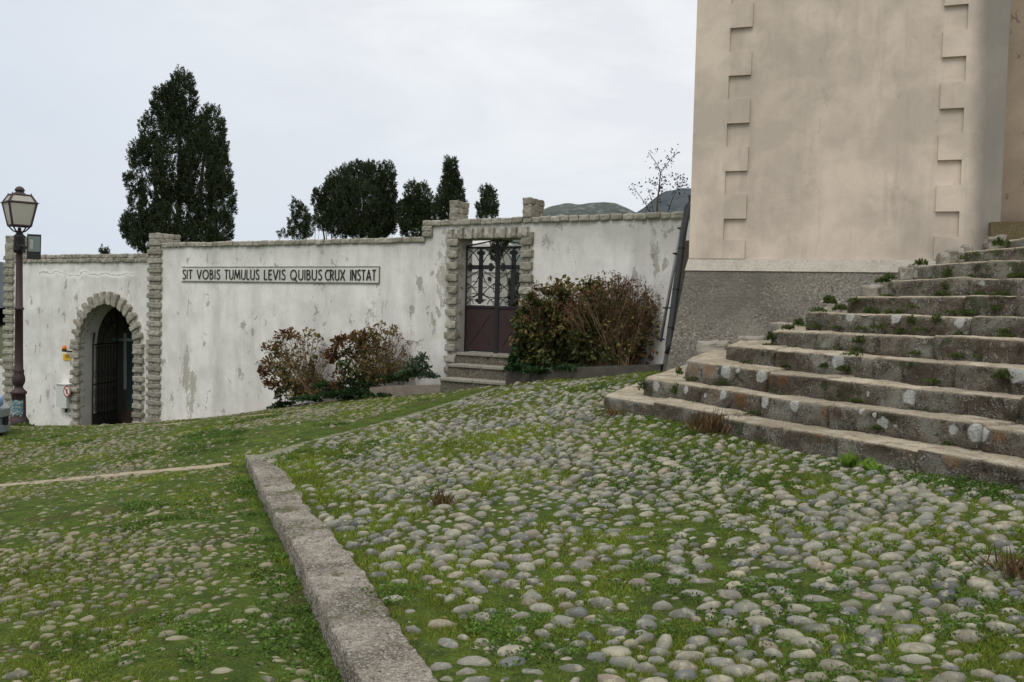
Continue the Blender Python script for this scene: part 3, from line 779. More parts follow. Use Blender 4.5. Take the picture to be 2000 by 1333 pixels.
# ------------------------------------------------------------------ church tower
m_tower, N, b, c = stain_plaster("beige_plaster", C(211, 195, 178), C(152, 143, 131), C(192, 177, 161), TROT, 13.0, patch_lo=0.80, streak=0.5, blot=0.5, crisp=0.2, bumpy=0.18, tint=C(142, 132, 120), fine=0.2, specks=0.18)
# algae-grey runoff beside the right corner of the tower
sv = N.vmath("DOT_PRODUCT", N.vmath("SUBTRACT", N.pos(), tuple(TO)), tuple(TU))
w_ = N.math("ADD", sv, N.math("MULTIPLY", N.math("SUBTRACT", N.noise(N.map(N.pos(), scale=(1, 1, 0.35)), 1.3, 5, 0.6), 0.5), 0.35))
c2 = N.mix(N.math("MULTIPLY", N.step(w_, TL - 0.40, TL - 0.18), 0.75), c, C(112, 110, 104))
N.set(b.inputs["Base Color"], c2)
m_ledge = stone_mat("pale_ledge", [C(176, 170, 156)] * 3 + [C(150, 144, 132), C(194, 188, 176), C(126, 120, 108)], 0.5, 0.5)
m_plinth, N, b = mat("pebbledash_plinth", rough=0.95, spec=0.15)
P = N.pos(); f = N.vor(P, 26); f2 = N.noise(P, 34, 4, 0.72); g = N.noise(P, 1.1, 5, 0.65, 0.4); big = N.noise(P, 3.2, 5, 0.6)
c = N.mix(N.ramp(g, [(0.40, 0), (0.62, 1)]), C(100, 96, 88), C(130, 124, 113))
c = N.mix(N.math("MULTIPLY", N.ramp(big, [(0.45, 0), (0.65, 1)]), 0.5), c, C(116, 107, 94))
k = N.step(N.noise(N.map(P, loc=(3, 3, 3)), 0.8, 4, 0.6, 0.5), 0.40, 0.62)
c = N.mix(N.math("MULTIPLY", N.step(f2, 0.55, 0.62), N.math("ADD", 0.10, N.math("MULTIPLY", k, 0.5))), c, C(176, 170, 158))
c = N.mix(N.math("MULTIPLY", N.step(f2, 0.45, 0.38), N.math("ADD", 0.10, N.math("MULTIPLY", k, 0.6))), c, C(44, 42, 38))
N.set(b.inputs["Base Color"], c); N.set(b.inputs["Normal"], N.bump(N.math("ADD", f2, N.math("MULTIPLY", f, -0.7)), 0.5, 0.02))
church = thing("church_tower", "tall beige rendered church tower with toothed corner quoins above a dark pebbledash plinth", "church", T(1.8, -1, 0.3))
zled = tpx(1500, 507)[1]; zled1 = tpx(1450, 527, 0.06)[1]; TH = 9.5
mb = MB(); mb.hexa([T(0, -4.5, zled - 0.05), T(TL, -4.5, zled - 0.05), T(TL, 0, zled - 0.05), T(0, 0, zled - 0.05),
                    T(0, -4.5, TH), T(TL, -4.5, TH), T(TL, 0, TH), T(0, 0, TH)])
mb.part("wall", m_tower, church)
# quoins: a raised corner strip with teeth
def quoin(pts_s, zs, flip):
    """toothed strip: base edge at s=a, teeth to s=b"""
    a, c_, b_ = pts_s; ring = [(a, zled + 0.003)]
    lo = zled + 0.003
    ring.append((b_ if zs[0][0] <= lo else c_, lo))
    for (z0, z1) in zs:
        if z0 > lo: ring += [(c_, z0), (b_, z0)]
        ring += [(b_, z1), (c_, z1)]
    ring += [(c_, TH - 0.01), (a, TH - 0.01)]
    mb = MB(); mb.prism([T(s, 0.042, z) for s, z in ring], -TN * 0.040); return mb
teeth = []
zt0 = [(560, 470)] + [(428 - 93 * i, 381 - 93 * i) for i in range(5)]
for yb, yt in zt0: teeth.append((max(zled, tpx(1440, yb)[1]) if yb < 500 else zled, tpx(1440, yt)[1]))
dz = teeth[3][0] - teeth[2][0]; 
while teeth[-1][1] + dz < TH - 0.2: teeth.append((teeth[-1][0] + dz, teeth[-1][1] + dz))
q1 = quoin((-0.028, tpx(1420, 260)[0], tpx(1463, 260)[0]), teeth, False); q1.part("quoin", m_tower, church)
teeth = []
zt0 = [(560, 463)] + [(414 - 100.5 * i, 363 - 100.5 * i) for i in range(5)]
for yb, yt in zt0: teeth.append((zled if yb > 500 else tpx(1860, yb)[1], tpx(1860, yt)[1]))
dz = teeth[3][0] - teeth[2][0]
while teeth[-1][1] + dz < TH - 0.2: teeth.append((teeth[-1][0] + dz, teeth[-1][1] + dz))
q2 = quoin((TL + 0.028, tpx(1880, 260)[0], tpx(1833, 260)[0]), teeth, True); q2.part("quoin", m_tower, church)
# sloping ledge and battered plinth
zf = -0.3
def ringq(off, offl, z): return [T(-offl, -4.5, z), T(TL + 0.02, -4.5, z), T(TL + 0.02, off, z), T(-offl, off, z)]
mb = MB(); mb.hexa(ringq(0.10, 0.07, zled1 - 0.02) + ringq(0.035, 0.035, zled)); mb.part("ledge", m_ledge, church)
n = 14; V = []; F = []
zz = np.linspace(zf, zled1 - 0.02, n); pf = tpx(1312, 711, 0.3)
for i, z in enumerate(zz):
    q = (z - zf) / (zz[-1] - zf); o = 0.085 + (1 - q) * 0.34; ol = 0.055 + (1 - q) * 0.36
    V += ringq(o, ol, z)
for i in range(n - 1):
    for k in range(4): F.append((i * 4 + k, i * 4 + (k + 1) % 4, i * 4 + 4 + (k + 1) % 4, i * 4 + 4 + k))
part("plinth", np.array(V), F, m_plinth, church, smooth=False)
# grey rendered buttress between tower and cemetery wall
pl = [(1346, 455), (1352, 455), (1352, 720), (1296, 720), (1318, 600)]
mb = MB(); bt = [at(x, y, 13.9) for x, y in ((1340, 470), (1368, 470), (1368, 735), (1293, 735), (1317, 600))]
mb.prism(bt, np.array([0.3, 1.9, 0])); mb.part("buttress", m_smoothcon, church)
# recessed wing right of the tower
mb = MB(); mb.hexa([T(TL - 0.3, -5, 1.2), T(TL + 7, -5, 1.2), T(TL + 7, -0.9, 1.2), T(TL - 0.3, -0.9, 1.2), T(TL - 0.3, -5, TH - 1), T(TL + 7, -5, TH - 1), T(TL + 7, -0.9, TH - 1), T(TL - 0.3, -0.9, TH - 1)])
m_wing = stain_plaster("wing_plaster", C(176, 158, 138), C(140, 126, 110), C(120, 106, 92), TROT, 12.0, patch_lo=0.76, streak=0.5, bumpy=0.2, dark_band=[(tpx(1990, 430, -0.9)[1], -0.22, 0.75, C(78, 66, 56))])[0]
mb.part("side_wing", m_wing, church)
# rain pipes at the wall's end
pipe = thing("drainpipe", "thick dark drainpipe slanting down between the white wall and the church plinth", "drainpipe", at(1300, 700, 13.7))
mb = MB(); pp = [at(1350, 385, 13.75), at(1343, 404, 13.7), at(1334, 460, 13.68), at(1306, 672, 13.6), at(1304, 690, 13.55)]
mb.tube(pp, 0.052, 12); mb.part("pipe", m_darkmetal, pipe, True)
for q in (0.12, 0.5, 0.85):
    mb = MB(); p = pp[2] + (pp[3] - pp[2]) * q; d = (pp[3] - pp[2]) / np.linalg.norm(pp[3] - pp[2]); mb.lathe(p - d * 0.01, [(0.057, 0), (0.057, 0.02)], 12, axis=d); mb.part("clamp", m_iron, pipe)
pipe2 = thing("drainpipe", "thin pale grey pipe clamped along the right edge of the white wall", "drainpipe", at(1290, 690, 13.9))
mb = MB(); q0, q1_ = at(1333, 432, 13.85), at(1290, 668, 13.75); mb.tube([q0, q1_], 0.024, 8); mb.part("pipe", m_greymetal, pipe2, True)
for q in (0.06, 0.27, 0.72, 0.98):
    mb = MB(); p = q0 + (q1_ - q0) * q; mb.obox(p, WU * 0.05, WN * 0.035, Z3 * 0.012); mb.part("clamp", m_iron, pipe2)

# ------------------------------------------------------------------ stone stairs
white_l = [(1657, 618.5, 10), (1671, 619, 4), (1751, 621, 11), (1874, 631, 11), (1918, 553, 6), (1915, 680, 5), (1634.6, 705, 14), (1987, 730, 18), (1827, 728, 3),
           (1534, 703, 4), (1416, 725.6, 12), (1440, 725, 5), (1484, 736, 12), (1334, 716, 8), (1694, 770, 5), (1776, 776, 13), (1931, 782, 5), (1282, 755, 8), (1343, 763, 6),
           (1412, 772, 8), (1376, 773, 4), (1493, 786.5, 11), (1553, 791, 11), (1682, 803, 6), (1710, 810, 5), (1724, 825, 10), (1745, 835, 6), (1860, 839, 9), (1910, 845, 18)]
orange_l = [(1352, 720, 14), (1384, 722, 16), (1525, 745, 12), (1450, 780, 16), (1614, 807, 10), (1950, 852, 11), (1599, 852, 12), (1857, 898, 16), (1500, 742, 10), (1395, 770, 9)]
STEPS = [
 ([(1180, 771), (1271, 786), (1508, 830), (1600, 842), (1677, 857), (1789, 876), (1934, 904), (2000, 915)], 10.2, 5.9, (1262, 738, 12.2)),
 ([(1254, 739), (1403, 761), (1576, 788), (1810, 816), (2000, 843)], 10.25, 6.3, (1335, 710, 12.2)),
 ([(1332, 706), (1406, 716), (1513, 730), (1600, 736), (1713, 749), (1915, 768), (2000, 774)], 9.95, 6.75, (1413, 674, 12.2)),
 ([(1415, 675), (1600, 687), (1785, 703), (2000, 720)], 10.1, 7.15, (1455, 659, 12.0)),
 ([(1500, 644), (1600, 648), (1852, 656), (2000, 665)], 10.3, 7.6, (1540, 632, 11.7)),
 ([(1572, 607), (1700, 611), (1837, 617), (2000, 621)], 10.3, 8.1, (1600, 603, 11.4)),
 ([(1653, 579.5), (1734, 578.6), (1869, 577), (2000, 577)], 10.3, 8.6, (1670, 578, 11.2)),
 ([(1731, 549), (1867, 542), (2000, 542)], 10.4, 9.1, (1745, 549, 11.2)),
 ([(1790, 519), (1862, 512.5), (2000, 506)], 10.5, 9.55, (1800, 519, 11.2)),
 ([(1880, 491), (2000, 482)], 10.5, 9.95, (1890, 491, 11.2)),
 ([(1965, 470), (2000, 463)], 10.55, 10.3, (1970, 470, 11.4))]
def inv_lerp(x, x0, x1, Y0, Y1): return 1 / (1 / Y0 + (1 / Y1 - 1 / Y0) * (x - x0) / (x1 - x0))
def step_of(px, py):
    best = None
    for k, (pts, Y0, Y1, _) in enumerate(STEPS):
        if px < pts[0][0] - 4: continue
        y = np.interp(px, [p[0] for p in pts], [p[1] for p in pts])
        if y <= py + 2 and (best is None or y > best[1]): best = (k, y)
    k = best[0] if best else 0; pts, Y0, Y1, _ = STEPS[k]
    return inv_lerp(px, pts[0][0], 2000, Y0, Y1)
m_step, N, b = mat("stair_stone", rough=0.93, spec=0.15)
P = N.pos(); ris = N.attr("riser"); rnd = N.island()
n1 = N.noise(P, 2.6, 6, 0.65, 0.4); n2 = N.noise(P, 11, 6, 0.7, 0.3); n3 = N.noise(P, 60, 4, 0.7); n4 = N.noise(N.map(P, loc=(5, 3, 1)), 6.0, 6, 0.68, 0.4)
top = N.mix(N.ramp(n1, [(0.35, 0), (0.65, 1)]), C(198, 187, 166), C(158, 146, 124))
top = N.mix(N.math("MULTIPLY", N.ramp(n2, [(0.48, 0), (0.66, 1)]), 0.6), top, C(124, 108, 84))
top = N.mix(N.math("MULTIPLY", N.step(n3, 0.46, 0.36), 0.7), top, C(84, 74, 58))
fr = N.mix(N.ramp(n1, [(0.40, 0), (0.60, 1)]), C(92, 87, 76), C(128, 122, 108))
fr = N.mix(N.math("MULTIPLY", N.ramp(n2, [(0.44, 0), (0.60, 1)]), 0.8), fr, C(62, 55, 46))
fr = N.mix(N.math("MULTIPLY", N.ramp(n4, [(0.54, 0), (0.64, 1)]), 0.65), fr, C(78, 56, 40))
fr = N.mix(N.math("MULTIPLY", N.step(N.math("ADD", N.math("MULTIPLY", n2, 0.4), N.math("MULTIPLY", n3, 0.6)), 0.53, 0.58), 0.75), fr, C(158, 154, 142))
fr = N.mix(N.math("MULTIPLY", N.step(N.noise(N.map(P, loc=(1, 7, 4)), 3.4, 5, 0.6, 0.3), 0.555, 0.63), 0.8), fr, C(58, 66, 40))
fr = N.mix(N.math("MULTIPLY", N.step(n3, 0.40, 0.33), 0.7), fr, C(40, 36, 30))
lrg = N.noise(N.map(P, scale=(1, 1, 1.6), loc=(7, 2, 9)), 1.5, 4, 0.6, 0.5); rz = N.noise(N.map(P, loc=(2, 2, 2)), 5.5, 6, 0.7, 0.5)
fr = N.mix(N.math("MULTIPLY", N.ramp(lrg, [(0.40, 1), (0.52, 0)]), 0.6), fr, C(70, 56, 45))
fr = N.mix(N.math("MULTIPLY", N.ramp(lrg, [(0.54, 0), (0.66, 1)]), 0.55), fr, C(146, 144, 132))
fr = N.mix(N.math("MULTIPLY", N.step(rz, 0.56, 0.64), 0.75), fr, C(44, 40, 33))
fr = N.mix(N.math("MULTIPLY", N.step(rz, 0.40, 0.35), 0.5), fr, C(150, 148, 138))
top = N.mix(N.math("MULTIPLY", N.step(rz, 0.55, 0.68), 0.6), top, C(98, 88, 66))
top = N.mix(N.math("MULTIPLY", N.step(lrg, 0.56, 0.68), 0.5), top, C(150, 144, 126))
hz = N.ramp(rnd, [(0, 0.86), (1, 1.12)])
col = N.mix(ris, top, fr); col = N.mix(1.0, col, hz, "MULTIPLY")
wob = N.node("ShaderNodeTexNoise"); wob.inputs["Scale"].default_value = 16; wob.inputs["Detail"].default_value = 4; N.set(wob.inputs["Vector"], P)
Pw = N.vmath("ADD", P, N.vmath("MULTIPLY", N.vmath("SUBTRACT", wob.outputs["Color"], (0.5, 0.5, 0.5)), (0.075, 0.075, 0.075)))
def spots(lst, grow):
    acc = None
    for (x, y, r) in lst:
        Y = step_of(x, y); c_ = at(x, y, Y); rr = r * Y / FPX * grow
        d = N.math("DIVIDE", N.vmath("DISTANCE", Pw, tuple(c_)), rr)
        acc = d if acc is None else N.math("MINIMUM", acc, d)
    return acc
so = spots(orange_l, 1.25); sw = spots(white_l, 1.08)
of = N.math("MULTIPLY", N.step(so, 1.15, 0.6), N.math("MULTIPLY", ris, N.ramp(n2, [(0.30, 1), (0.62, 0.25)])))
col = N.mix(N.math("MULTIPLY", of, 0.75), col, C(128, 88, 42))
wf = N.math("MULTIPLY", N.step(sw, 1.14, 0.86), N.math("MULTIPLY", N.step(ris, 0.1, 0.5), N.ramp(n3, [(0.34, 0.35), (0.5, 0.95)])))
col = N.mix(wf, col, N.mix(n2, C(200, 200, 194), C(150, 150, 144)))
N.set(b.inputs["Base Color"], col)
N.set(b.inputs["Normal"], N.bump(N.math("ADD", n2, N.math("ADD", rz, n3)), 0.9, 0.03))

stairs = thing("stone_stairs", "broad flight of old lichen-spotted stone stairs rising to the right beside the church", "stairs", at(1500, 830, 8))
for k, (pts, Y0, Y1, BL) in enumerate(STEPS):
    x0 = pts[0][0]
    front = np.array([at(x, y, inv_lerp(x, x0, 2000, Y0, Y1)) for x, y in pts])
    d = front[-1] - front[max(0, len(front) - 3)]; d /= np.linalg.norm(d); d[2] *= 0.4
    front = np.vstack([front, front[-1] + d * 1.2, front[-1] + d * 3.0])
    back0 = at(*BL) - front[0]
    if np.linalg.norm(back0) < 0.8: back0 *= 0.8 / np.linalg.norm(back0)
    seg = np.concatenate([[0], np.cumsum(np.linalg.norm(np.diff(front, axis=0), axis=1))]); L = seg[-1]
    rg = random.Random(40 + k); cuts = [0.0]
    if k == 0: cuts.append(float(np.interp(1271, [p[0] for p in pts], seg[:len(pts)])))
    while cuts[-1] < L - 1.1: cuts.append(cuts[-1] + rg.uniform(0.7, 1.5))
    cuts[-1] = L
    VV, FF, AA = [], [], []; base = 0
    H = 0.30
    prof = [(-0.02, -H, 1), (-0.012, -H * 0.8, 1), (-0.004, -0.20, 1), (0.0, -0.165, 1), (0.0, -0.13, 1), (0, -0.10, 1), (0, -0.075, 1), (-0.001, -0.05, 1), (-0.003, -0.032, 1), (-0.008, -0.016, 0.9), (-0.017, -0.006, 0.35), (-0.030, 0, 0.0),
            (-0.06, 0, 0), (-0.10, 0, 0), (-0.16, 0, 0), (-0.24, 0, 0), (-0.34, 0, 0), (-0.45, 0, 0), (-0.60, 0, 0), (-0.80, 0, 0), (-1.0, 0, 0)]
    for a0, a1 in zip(cuts[:-1], cuts[1:]):
        n = max(8, int((a1 - a0) / 0.03)); dz = rg.uniform(-0.016, 0.016); df = rg.uniform(-0.022, 0.022)
        if k == 0 and a0 == 0: dz = -0.01; df = 0.02
        al = np.linspace(a0 + 0.004, a1 - 0.004, n + 1)
        B = np.stack([np.interp(al, seg, front[:, i]) for i in range(3)], 1)
        tan = np.gradient(B, axis=0); tan /= np.linalg.norm(tan, axis=1)[:, None]
        nb = np.stack([-tan[:, 1], tan[:, 0], np.zeros(len(tan))], 1)  # backwards = left of travel... fixed below
        if np.mean(nb @ np.array([0.88, 0.46, 0])) < 0: nb = -nb
        wgt = np.clip(1 - al / 1.6, 0, 1)[:, None] ** 0.8
        bk = nb * 0.95 * (1 - wgt) + back0 * wgt
        rows = []; att = []
        endf = np.clip(np.minimum(al - a0, a1 - al) / 0.03, 0, 1)
        for (bo, h, ra) in prof:
            off = (-bo)
            fwd = nb * off if off < 0.05 else bk * off
            if off < 0.05: fwd = nb * off
            Q = B + fwd + np.array([0, 0, 1.0]) * (h + dz)
            Q = Q - nb * df
            Q = Q + nb * (0.030 * (1 - endf))[:, None] + np.array([0, 0, -0.010]) * (1 - endf)[:, None] * (1 if h > -0.02 else 0)
            rows.append(Q); att.append(np.full(len(Q), ra))
        V = np.concatenate(rows); A = np.concatenate(att)
        nz = fbm(V, 2.6, 5 + k, 3) * 0.020 + fbm(V, 12.0, 25 + k, 2) * 0.009
        chip = np.clip(vnoise(V, 5.5, 60 + k) - 0.35, 0, 1) * 0.06
        nn_ = np.tile(nb, (len(prof), 1))
        V = V - nn_ * (nz * A)[:, None] + nn_ * (chip * (A > 0.3))[:, None] + np.array([0, 0, 1.0]) * ((nz * 0.6 - chip * 0.5) * (1 - A * 0.8))[:, None]
        m_ = n + 1; pr = len(prof)
        ii = np.arange(pr - 1)[:, None] * m_ + np.arange(n)[None]
        Fq = np.stack([ii, ii + 1, ii + 1 + m_, ii + m_], -1).reshape(-1, 4)
        VV.append(V); FF += [tuple(f + base) for f in Fq]; AA.append(A)
        for e in (0, n): FF.append(tuple(base + r * m_ + e for r in range(pr)) if e == 0 else tuple(base + r * m_ + e for r in range(pr - 1, -1, -1)))
        base += len(V)
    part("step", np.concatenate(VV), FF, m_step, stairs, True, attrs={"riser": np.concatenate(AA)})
# rough filling stones where the upper steps meet the plinth, and the mossy landing
mb = MB(); rg = random.Random(5)
for (x, y, Y, w, h) in ((1392, 682, 11.6, 0.20, 0.10), (1470, 668, 11.4, 0.16, 0.07), (1528, 640, 11.1, 0.14, 0.06), (1622, 603, 10.7, 0.12, 0.08), (1700, 572, 10.7, 0.10, 0.08), (1712, 568, 10.8, 0.08, 0.07),
                        (1770, 537, 10.7, 0.07, 0.09), (1783, 533, 10.7, 0.06, 0.09), (1798, 529, 10.8, 0.07, 0.10), (1842, 509, 10.8, 0.06, 0.09), (1855, 506, 10.8, 0.06, 0.10), (1870, 502, 10.8, 0.06, 0.1), (1885, 498, 10.9, 0.06, 0.1), (1935, 480, 10.9, 0.06, 0.09), (1950, 476, 10.9, 0.06, 0.09)):
    mb.rock(at(x, y, Y), TU * w, TN * 0.22, Z3 * h, 5, 0.09, 0.3, int(x))
mb.part("filling_stone", m_concrete, stairs)
mb = MB(); lz = at(1990, 456, 12.2)[2]
mb.hexa([T(TL - 0.1, -1.0, 1.0), T(TL + 6, -1.0, 1.0), T(TL + 6, 0.6, 1.0), T(TL - 0.1, 0.2, 1.0), T(TL - 0.1, -1.0, lz), T(TL + 6, -1.0, lz), T(TL + 6, 0.6, lz), T(TL - 0.1, 0.2, lz)])
m_mossy = stone_mat("mossy_stone", [C(98, 88, 64)] * 3 + [C(84, 74, 44), C(140, 130, 106), C(60, 52, 36)], 0.4)
mb.part("landing", m_mossy, stairs)

# ------------------------------------------------------------------ planters along the wall
def planter(name, xs, t, h, label, m, depth=0.16):
    pts = [(x, yt, yb) for x, yt, yb in xs]
    c0 = on_plane(pts[0][0], pts[0][2], WO + WN * t, WN)
    mb = MB()
    for (xa, ya, fa), (xb, yb, fb) in zip(pts[:-1], pts[1:]):
        A, B_ = on_plane(xa, ya, WO + WN * t, WN), on_plane(xb, yb, WO + WN * t, WN)
        Af, Bf = on_plane(xa, fa, WO + WN * t, WN) - Z3 * 0.15, on_plane(xb, fb, WO + WN * t, WN) - Z3 * 0.15
        k = -WN * depth
        mb.hexa([Af, Bf, Bf + k, Af + k, A, B_, B_ + k, A + k])
    return mb.solo(name, m, c0, label=label, cat="planter kerb")
planter("planter_kerb", [(622, 768, 792), (700, 766, 784)], 0.62, 0, "short pale concrete planter kerb under the leftmost hydrangea", m_concrete)
m_pink = stone_mat("pinkish_concrete", [C(128, 117, 106)] * 3 + [C(104, 95, 85), C(150, 140, 128), C(80, 72, 64)], 0.4, 0.6)
planter("planter_kerb", [(722, 757, 779), (790, 753, 774), (865, 752, 768)], PT1, 0, "pinkish concrete planter kerb between the hydrangeas and gate steps", m_pink)
planter("planter_kerb", [(988, 722, 752), (1120, 718, 744), (1290, 712, 734)], 1.0, 0, "dark damp planter kerb below the big bush right of the gate", m_darkcon)
# soil inside the planters
m_soil = stone_mat("soil", [C(62, 54, 44)] * 3 + [C(48, 42, 34), C(84, 76, 62), C(34, 30, 24)], 0.5, 0.4)
mb = MB()
for (xa, xb, y, t) in ((622, 865, 757, 0.6), (988, 1300, 722, 0.9)):
    A, B_ = on_plane(xa, y + 2, WO + WN * t, WN), on_plane(xb, y, WO + WN * t, WN)
    mb.add([A, B_, B_ - WN * t, A - WN * t, A - Z3, B_ - Z3], [(0, 1, 2, 3), (0, 4, 5, 1)])
o = mb.solo("soil", m_soil, W(12, 0.5, -0.5), kind="structure")

# ------------------------------------------------------------------ street lamp and floodlight
LY = 19.5
lb = at(36, 832, LY); lb[2] -= 0.05
lamp = thing("street_lamp", "old maroon cast iron street lamp with four-sided lantern", "street lamp", lb)
def lh(y): return at(36, y, LY)[2] - lb[2]
pxm = LY / FPX
prof = [(19 * pxm, -0.2), (19 * pxm, lh(829)), (18.5 * pxm, lh(822)), (16 * pxm, lh(818)), (13.5 * pxm, lh(813)), (13 * pxm, lh(790)), (12.5 * pxm, lh(771)), (14.5 * pxm, lh(769)), (15 * pxm, lh(766)), (12 * pxm, lh(763)), (8.5 * pxm, lh(759)),
        (7.5 * pxm, lh(755)), (8.5 * pxm, lh(753)), (11 * pxm, lh(748)), (11.8 * pxm, lh(742)), (11 * pxm, lh(736)), (9 * pxm, lh(730)), (9.5 * pxm, lh(726)), (10 * pxm, lh(724)), (8 * pxm, lh(721)),
        (7.6 * pxm, lh(700)), (7.0 * pxm, lh(606)), (9 * pxm, lh(605)), (9 * pxm, lh(602)), (6.8 * pxm, lh(600)), (5.8 * pxm, lh(500)), (5.6 * pxm, lh(470)), (4.5 * pxm, lh(458)), (3 * pxm, lh(452))]
mb = MB(); mb.lathe(lb, prof, 20); mb.part("post", m_post, lamp, True)
mb = MB(); mb.lathe(lb, [(10.5 * pxm, lh(494)), (11 * pxm, lh(488)), (9.5 * pxm, lh(466)), (11 * pxm, lh(462)), (7 * pxm, lh(458)), (3.2 * pxm, lh(450)), (3.0 * pxm, lh(445))], 16); mb.part("collar", m_iron, lamp, True)
lc = lb.copy()
zb, zt, zr1 = lb[2] + lh(441.5), lb[2] + lh(397), lb[2] + lh(382)
rb, rt, rr1 = 23 * pxm, 34.5 * pxm, 23 * pxm
dirs = [np.array([math.cos(q), math.sin(q), 0]) for q in (R(-92), R(-2), R(88), R(178))]
mb = MB()
for d in dirs:
    mb.tube([lc + d * rb + Z3 * (zb - lc[2]), lc + d * rt + Z3 * (zt - lc[2])], 0.022, 6); mb.tube([lc + d * rt + Z3 * (zt - lc[2]), lc + d * rr1 + Z3 * (zr1 - lc[2])], 0.022, 6)
    mb.tube([lc + d * rb + Z3 * (zb - lc[2]), lc + d * (rb * 0.55) + Z3 * (zb - 0.11 - lc[2]), lc + d * 0.04 + Z3 * (zb - 0.15 - lc[2])], 0.016, 6)
    mb.tube([lc + d * rt + Z3 * (zt - lc[2]), lc + d * (rt + 0.06) + Z3 * (zt - lc[2])], [0.018, 0.004], 6); mb.tube([lc + d * rr1 + Z3 * (zr1 - lc[2]), lc + d * rr1 + Z3 * (zr1 + 0.045 - lc[2])], 0.012, 6)
for i in range(4):
    a, b_ = dirs[i], dirs[(i + 1) % 4]
    for r_, z_, w in ((rb, zb, 0.024), (rt, zt, 0.026), (rr1, zr1, 0.02)): mb.tube([lc + a * r_ + Z3 * (z_ - lc[2]), lc + b_ * r_ + Z3 * (z_ - lc[2])], w, 6)
lant = mb.part("lantern_frame", m_post, lamp)
m_pane, N, b = mat("milky_pane", C(214, 210, 200), 0.35)
tr = N.node("ShaderNodeBsdfTranslucent"); tr.inputs[0].default_value = C(226, 222, 212); ms = N.node("ShaderNodeMixShader"); ms.inputs[0].default_value = 0.6
N.l.new(b.outputs[0], ms.inputs[1]); N.l.new(tr.outputs[0], ms.inputs[2]); N.l.new(ms.outputs[0], N.n["Material Output"].inputs[0])
for i in range(4):
    a, b_ = dirs[i], dirs[(i + 1) % 4]; g_ = lambda d, r_, z_: lc + d * (r_ * 0.985) + Z3 * (z_ - lc[2])
    mb = MB(); mb.add([g_(a, rb, zb), g_(b_, rb, zb), g_(b_, rt, zt), g_(a, rt, zt)], [(0, 1, 2, 3)]); mb.part("glass_pane", m_pane, lant)
    mb = MB(); mb.add([g_(a, rt, zt), g_(b_, rt, zt), g_(b_, rr1, zr1), g_(a, rr1, zr1)], [(0, 1, 2, 3)]); mb.part("roof_pane", m_pane, lant)
mb = MB(); mb.lathe(lc, [(rr1 * 0.72, zr1 - lc[2]), (rr1 * 0.55, zr1 + 0.03 - lc[2]), (0.085, lh(376)), (0.08, lh(374)), (0.105, lh(373)), (0.10, lh(371)), (0.075, lh(367)), (0.03, lh(364.6)), (0.002, lh(364.2))], 16); mb.part("cap", m_post, lamp, True)
mb = MB(); mb.lathe(lc, [(0.06, zb + 0.02 - lc[2]), (0.05, zb + 0.12 - lc[2]), (0.02, zb + 0.3 - lc[2]), (0.004, zb + 0.34 - lc[2])], 10); mb.part("bulb_holder", m_smoothcon, lamp, True)
# floodlight bolted on the post
fc = at(65, 481, LY - 0.25)
fl = thing("floodlight", "black box floodlight clamped to the street lamp post", "floodlight", fc)
fz = np.array([0.10, -0.16, 0.98]); fz /= np.linalg.norm(fz); fx = np.array([0.93, -0.36, 0]); fx /= np.linalg.norm(fx); fx = np.array([0.80, 0.6, 0.0]); fy = np.cross(fz, fx); fy /= np.linalg.norm(fy); fx = np.cross(fy, fz)
mb = MB(); w_, h_ = 0.135, 0.27
mb.hexa([fc + fx * a * w_ + fy * b_ * 0.1 + fz * c_ * h_ for a, b_, c_ in ((-.8, 1, -.9), (.8, 1, -.9), (1, -1, -1), (-1, -1, -1), (-.8, 1, .9), (.8, 1, .9), (1, -1, 1), (-1, -1, 1))])
mb.obox(fc - fz * 0.2 - fy * 0.10, fx * w_ * 0.95, fy * 0.012, fz * 0.075)
body = mb.part("housing", m_darkmetal, fl)
m_lens, _N, _b = mat("lens_glass", C(150, 158, 158), 0.12, 0.2, 0.6); m_refl, _N, _b = mat("reflector", C(220, 222, 222), 0.3, 0.5)
mb = MB(); mb.obox(fc - fy * 0.104 + fz * 0.06, fx * w_ * 0.84, fy * 0.004, fz * 0.165); mb.part("lens", m_lens, fl)
mb = MB(); mb.obox(fc - fy * 0.110 + fz * 0.05 - fx * 0.05, fx * 0.03, fy * 0.003, fz * 0.10); mb.part("reflector", m_refl, fl)
mb = MB(); mb.tube([at(40, 480, LY - 0.08), at(53, 484, LY - 0.18), fc + fy * 0.06], 0.03, 6); mb.tube([at(26, 470, LY - 0.12), at(40, 486, LY - 0.14)], 0.012, 5); mb.lathe(at(46, 491, LY - 0.24), [(0.035, -0.01), (0.035, 0.03)], 10, axis=(0.2, -1, 0)); mb.part("bracket", m_iron, fl)
# torn posters wrapped round the plinth of the lamp
m_poster, N, b = mat("torn_paper", rough=0.7)
P = N.pos(); z = N.node_sep(P)[2]; a_ = N.noise(N.map(P, scale=(1, 1, 2.2)), 9, 3, 0.6, 1.2)
c = N.ramp(N.math("ADD", a_, 0.0), [(0.0, C(66, 116, 138)), (0.43, C(74, 128, 146)), (0.47, C(126, 134, 124)), (0.55, C(196, 198, 192)), (0.60, C(70, 86, 84)), (0.68, C(206, 208, 206))], "CONSTANT")
N.set(b.inputs["Base Color"], c)
zA, zB = lh(812), lh(781); V = []; F = []; nn = 14
for i in range(nn + 1):
    q = R(-175 + 150 * i / nn); jr = random.uniform(-0.03, 0.03)
    for h_ in (zA + jr + 0.02 * (i % 3), zB + jr * 0.7): V.append(lb + np.array([math.cos(q), math.sin(q), 0]) * (13.6 * pxm) + Z3 * h_)
for i in range(nn): F.append((2 * i, 2 * i + 2, 2 * i + 3, 2 * i + 1))
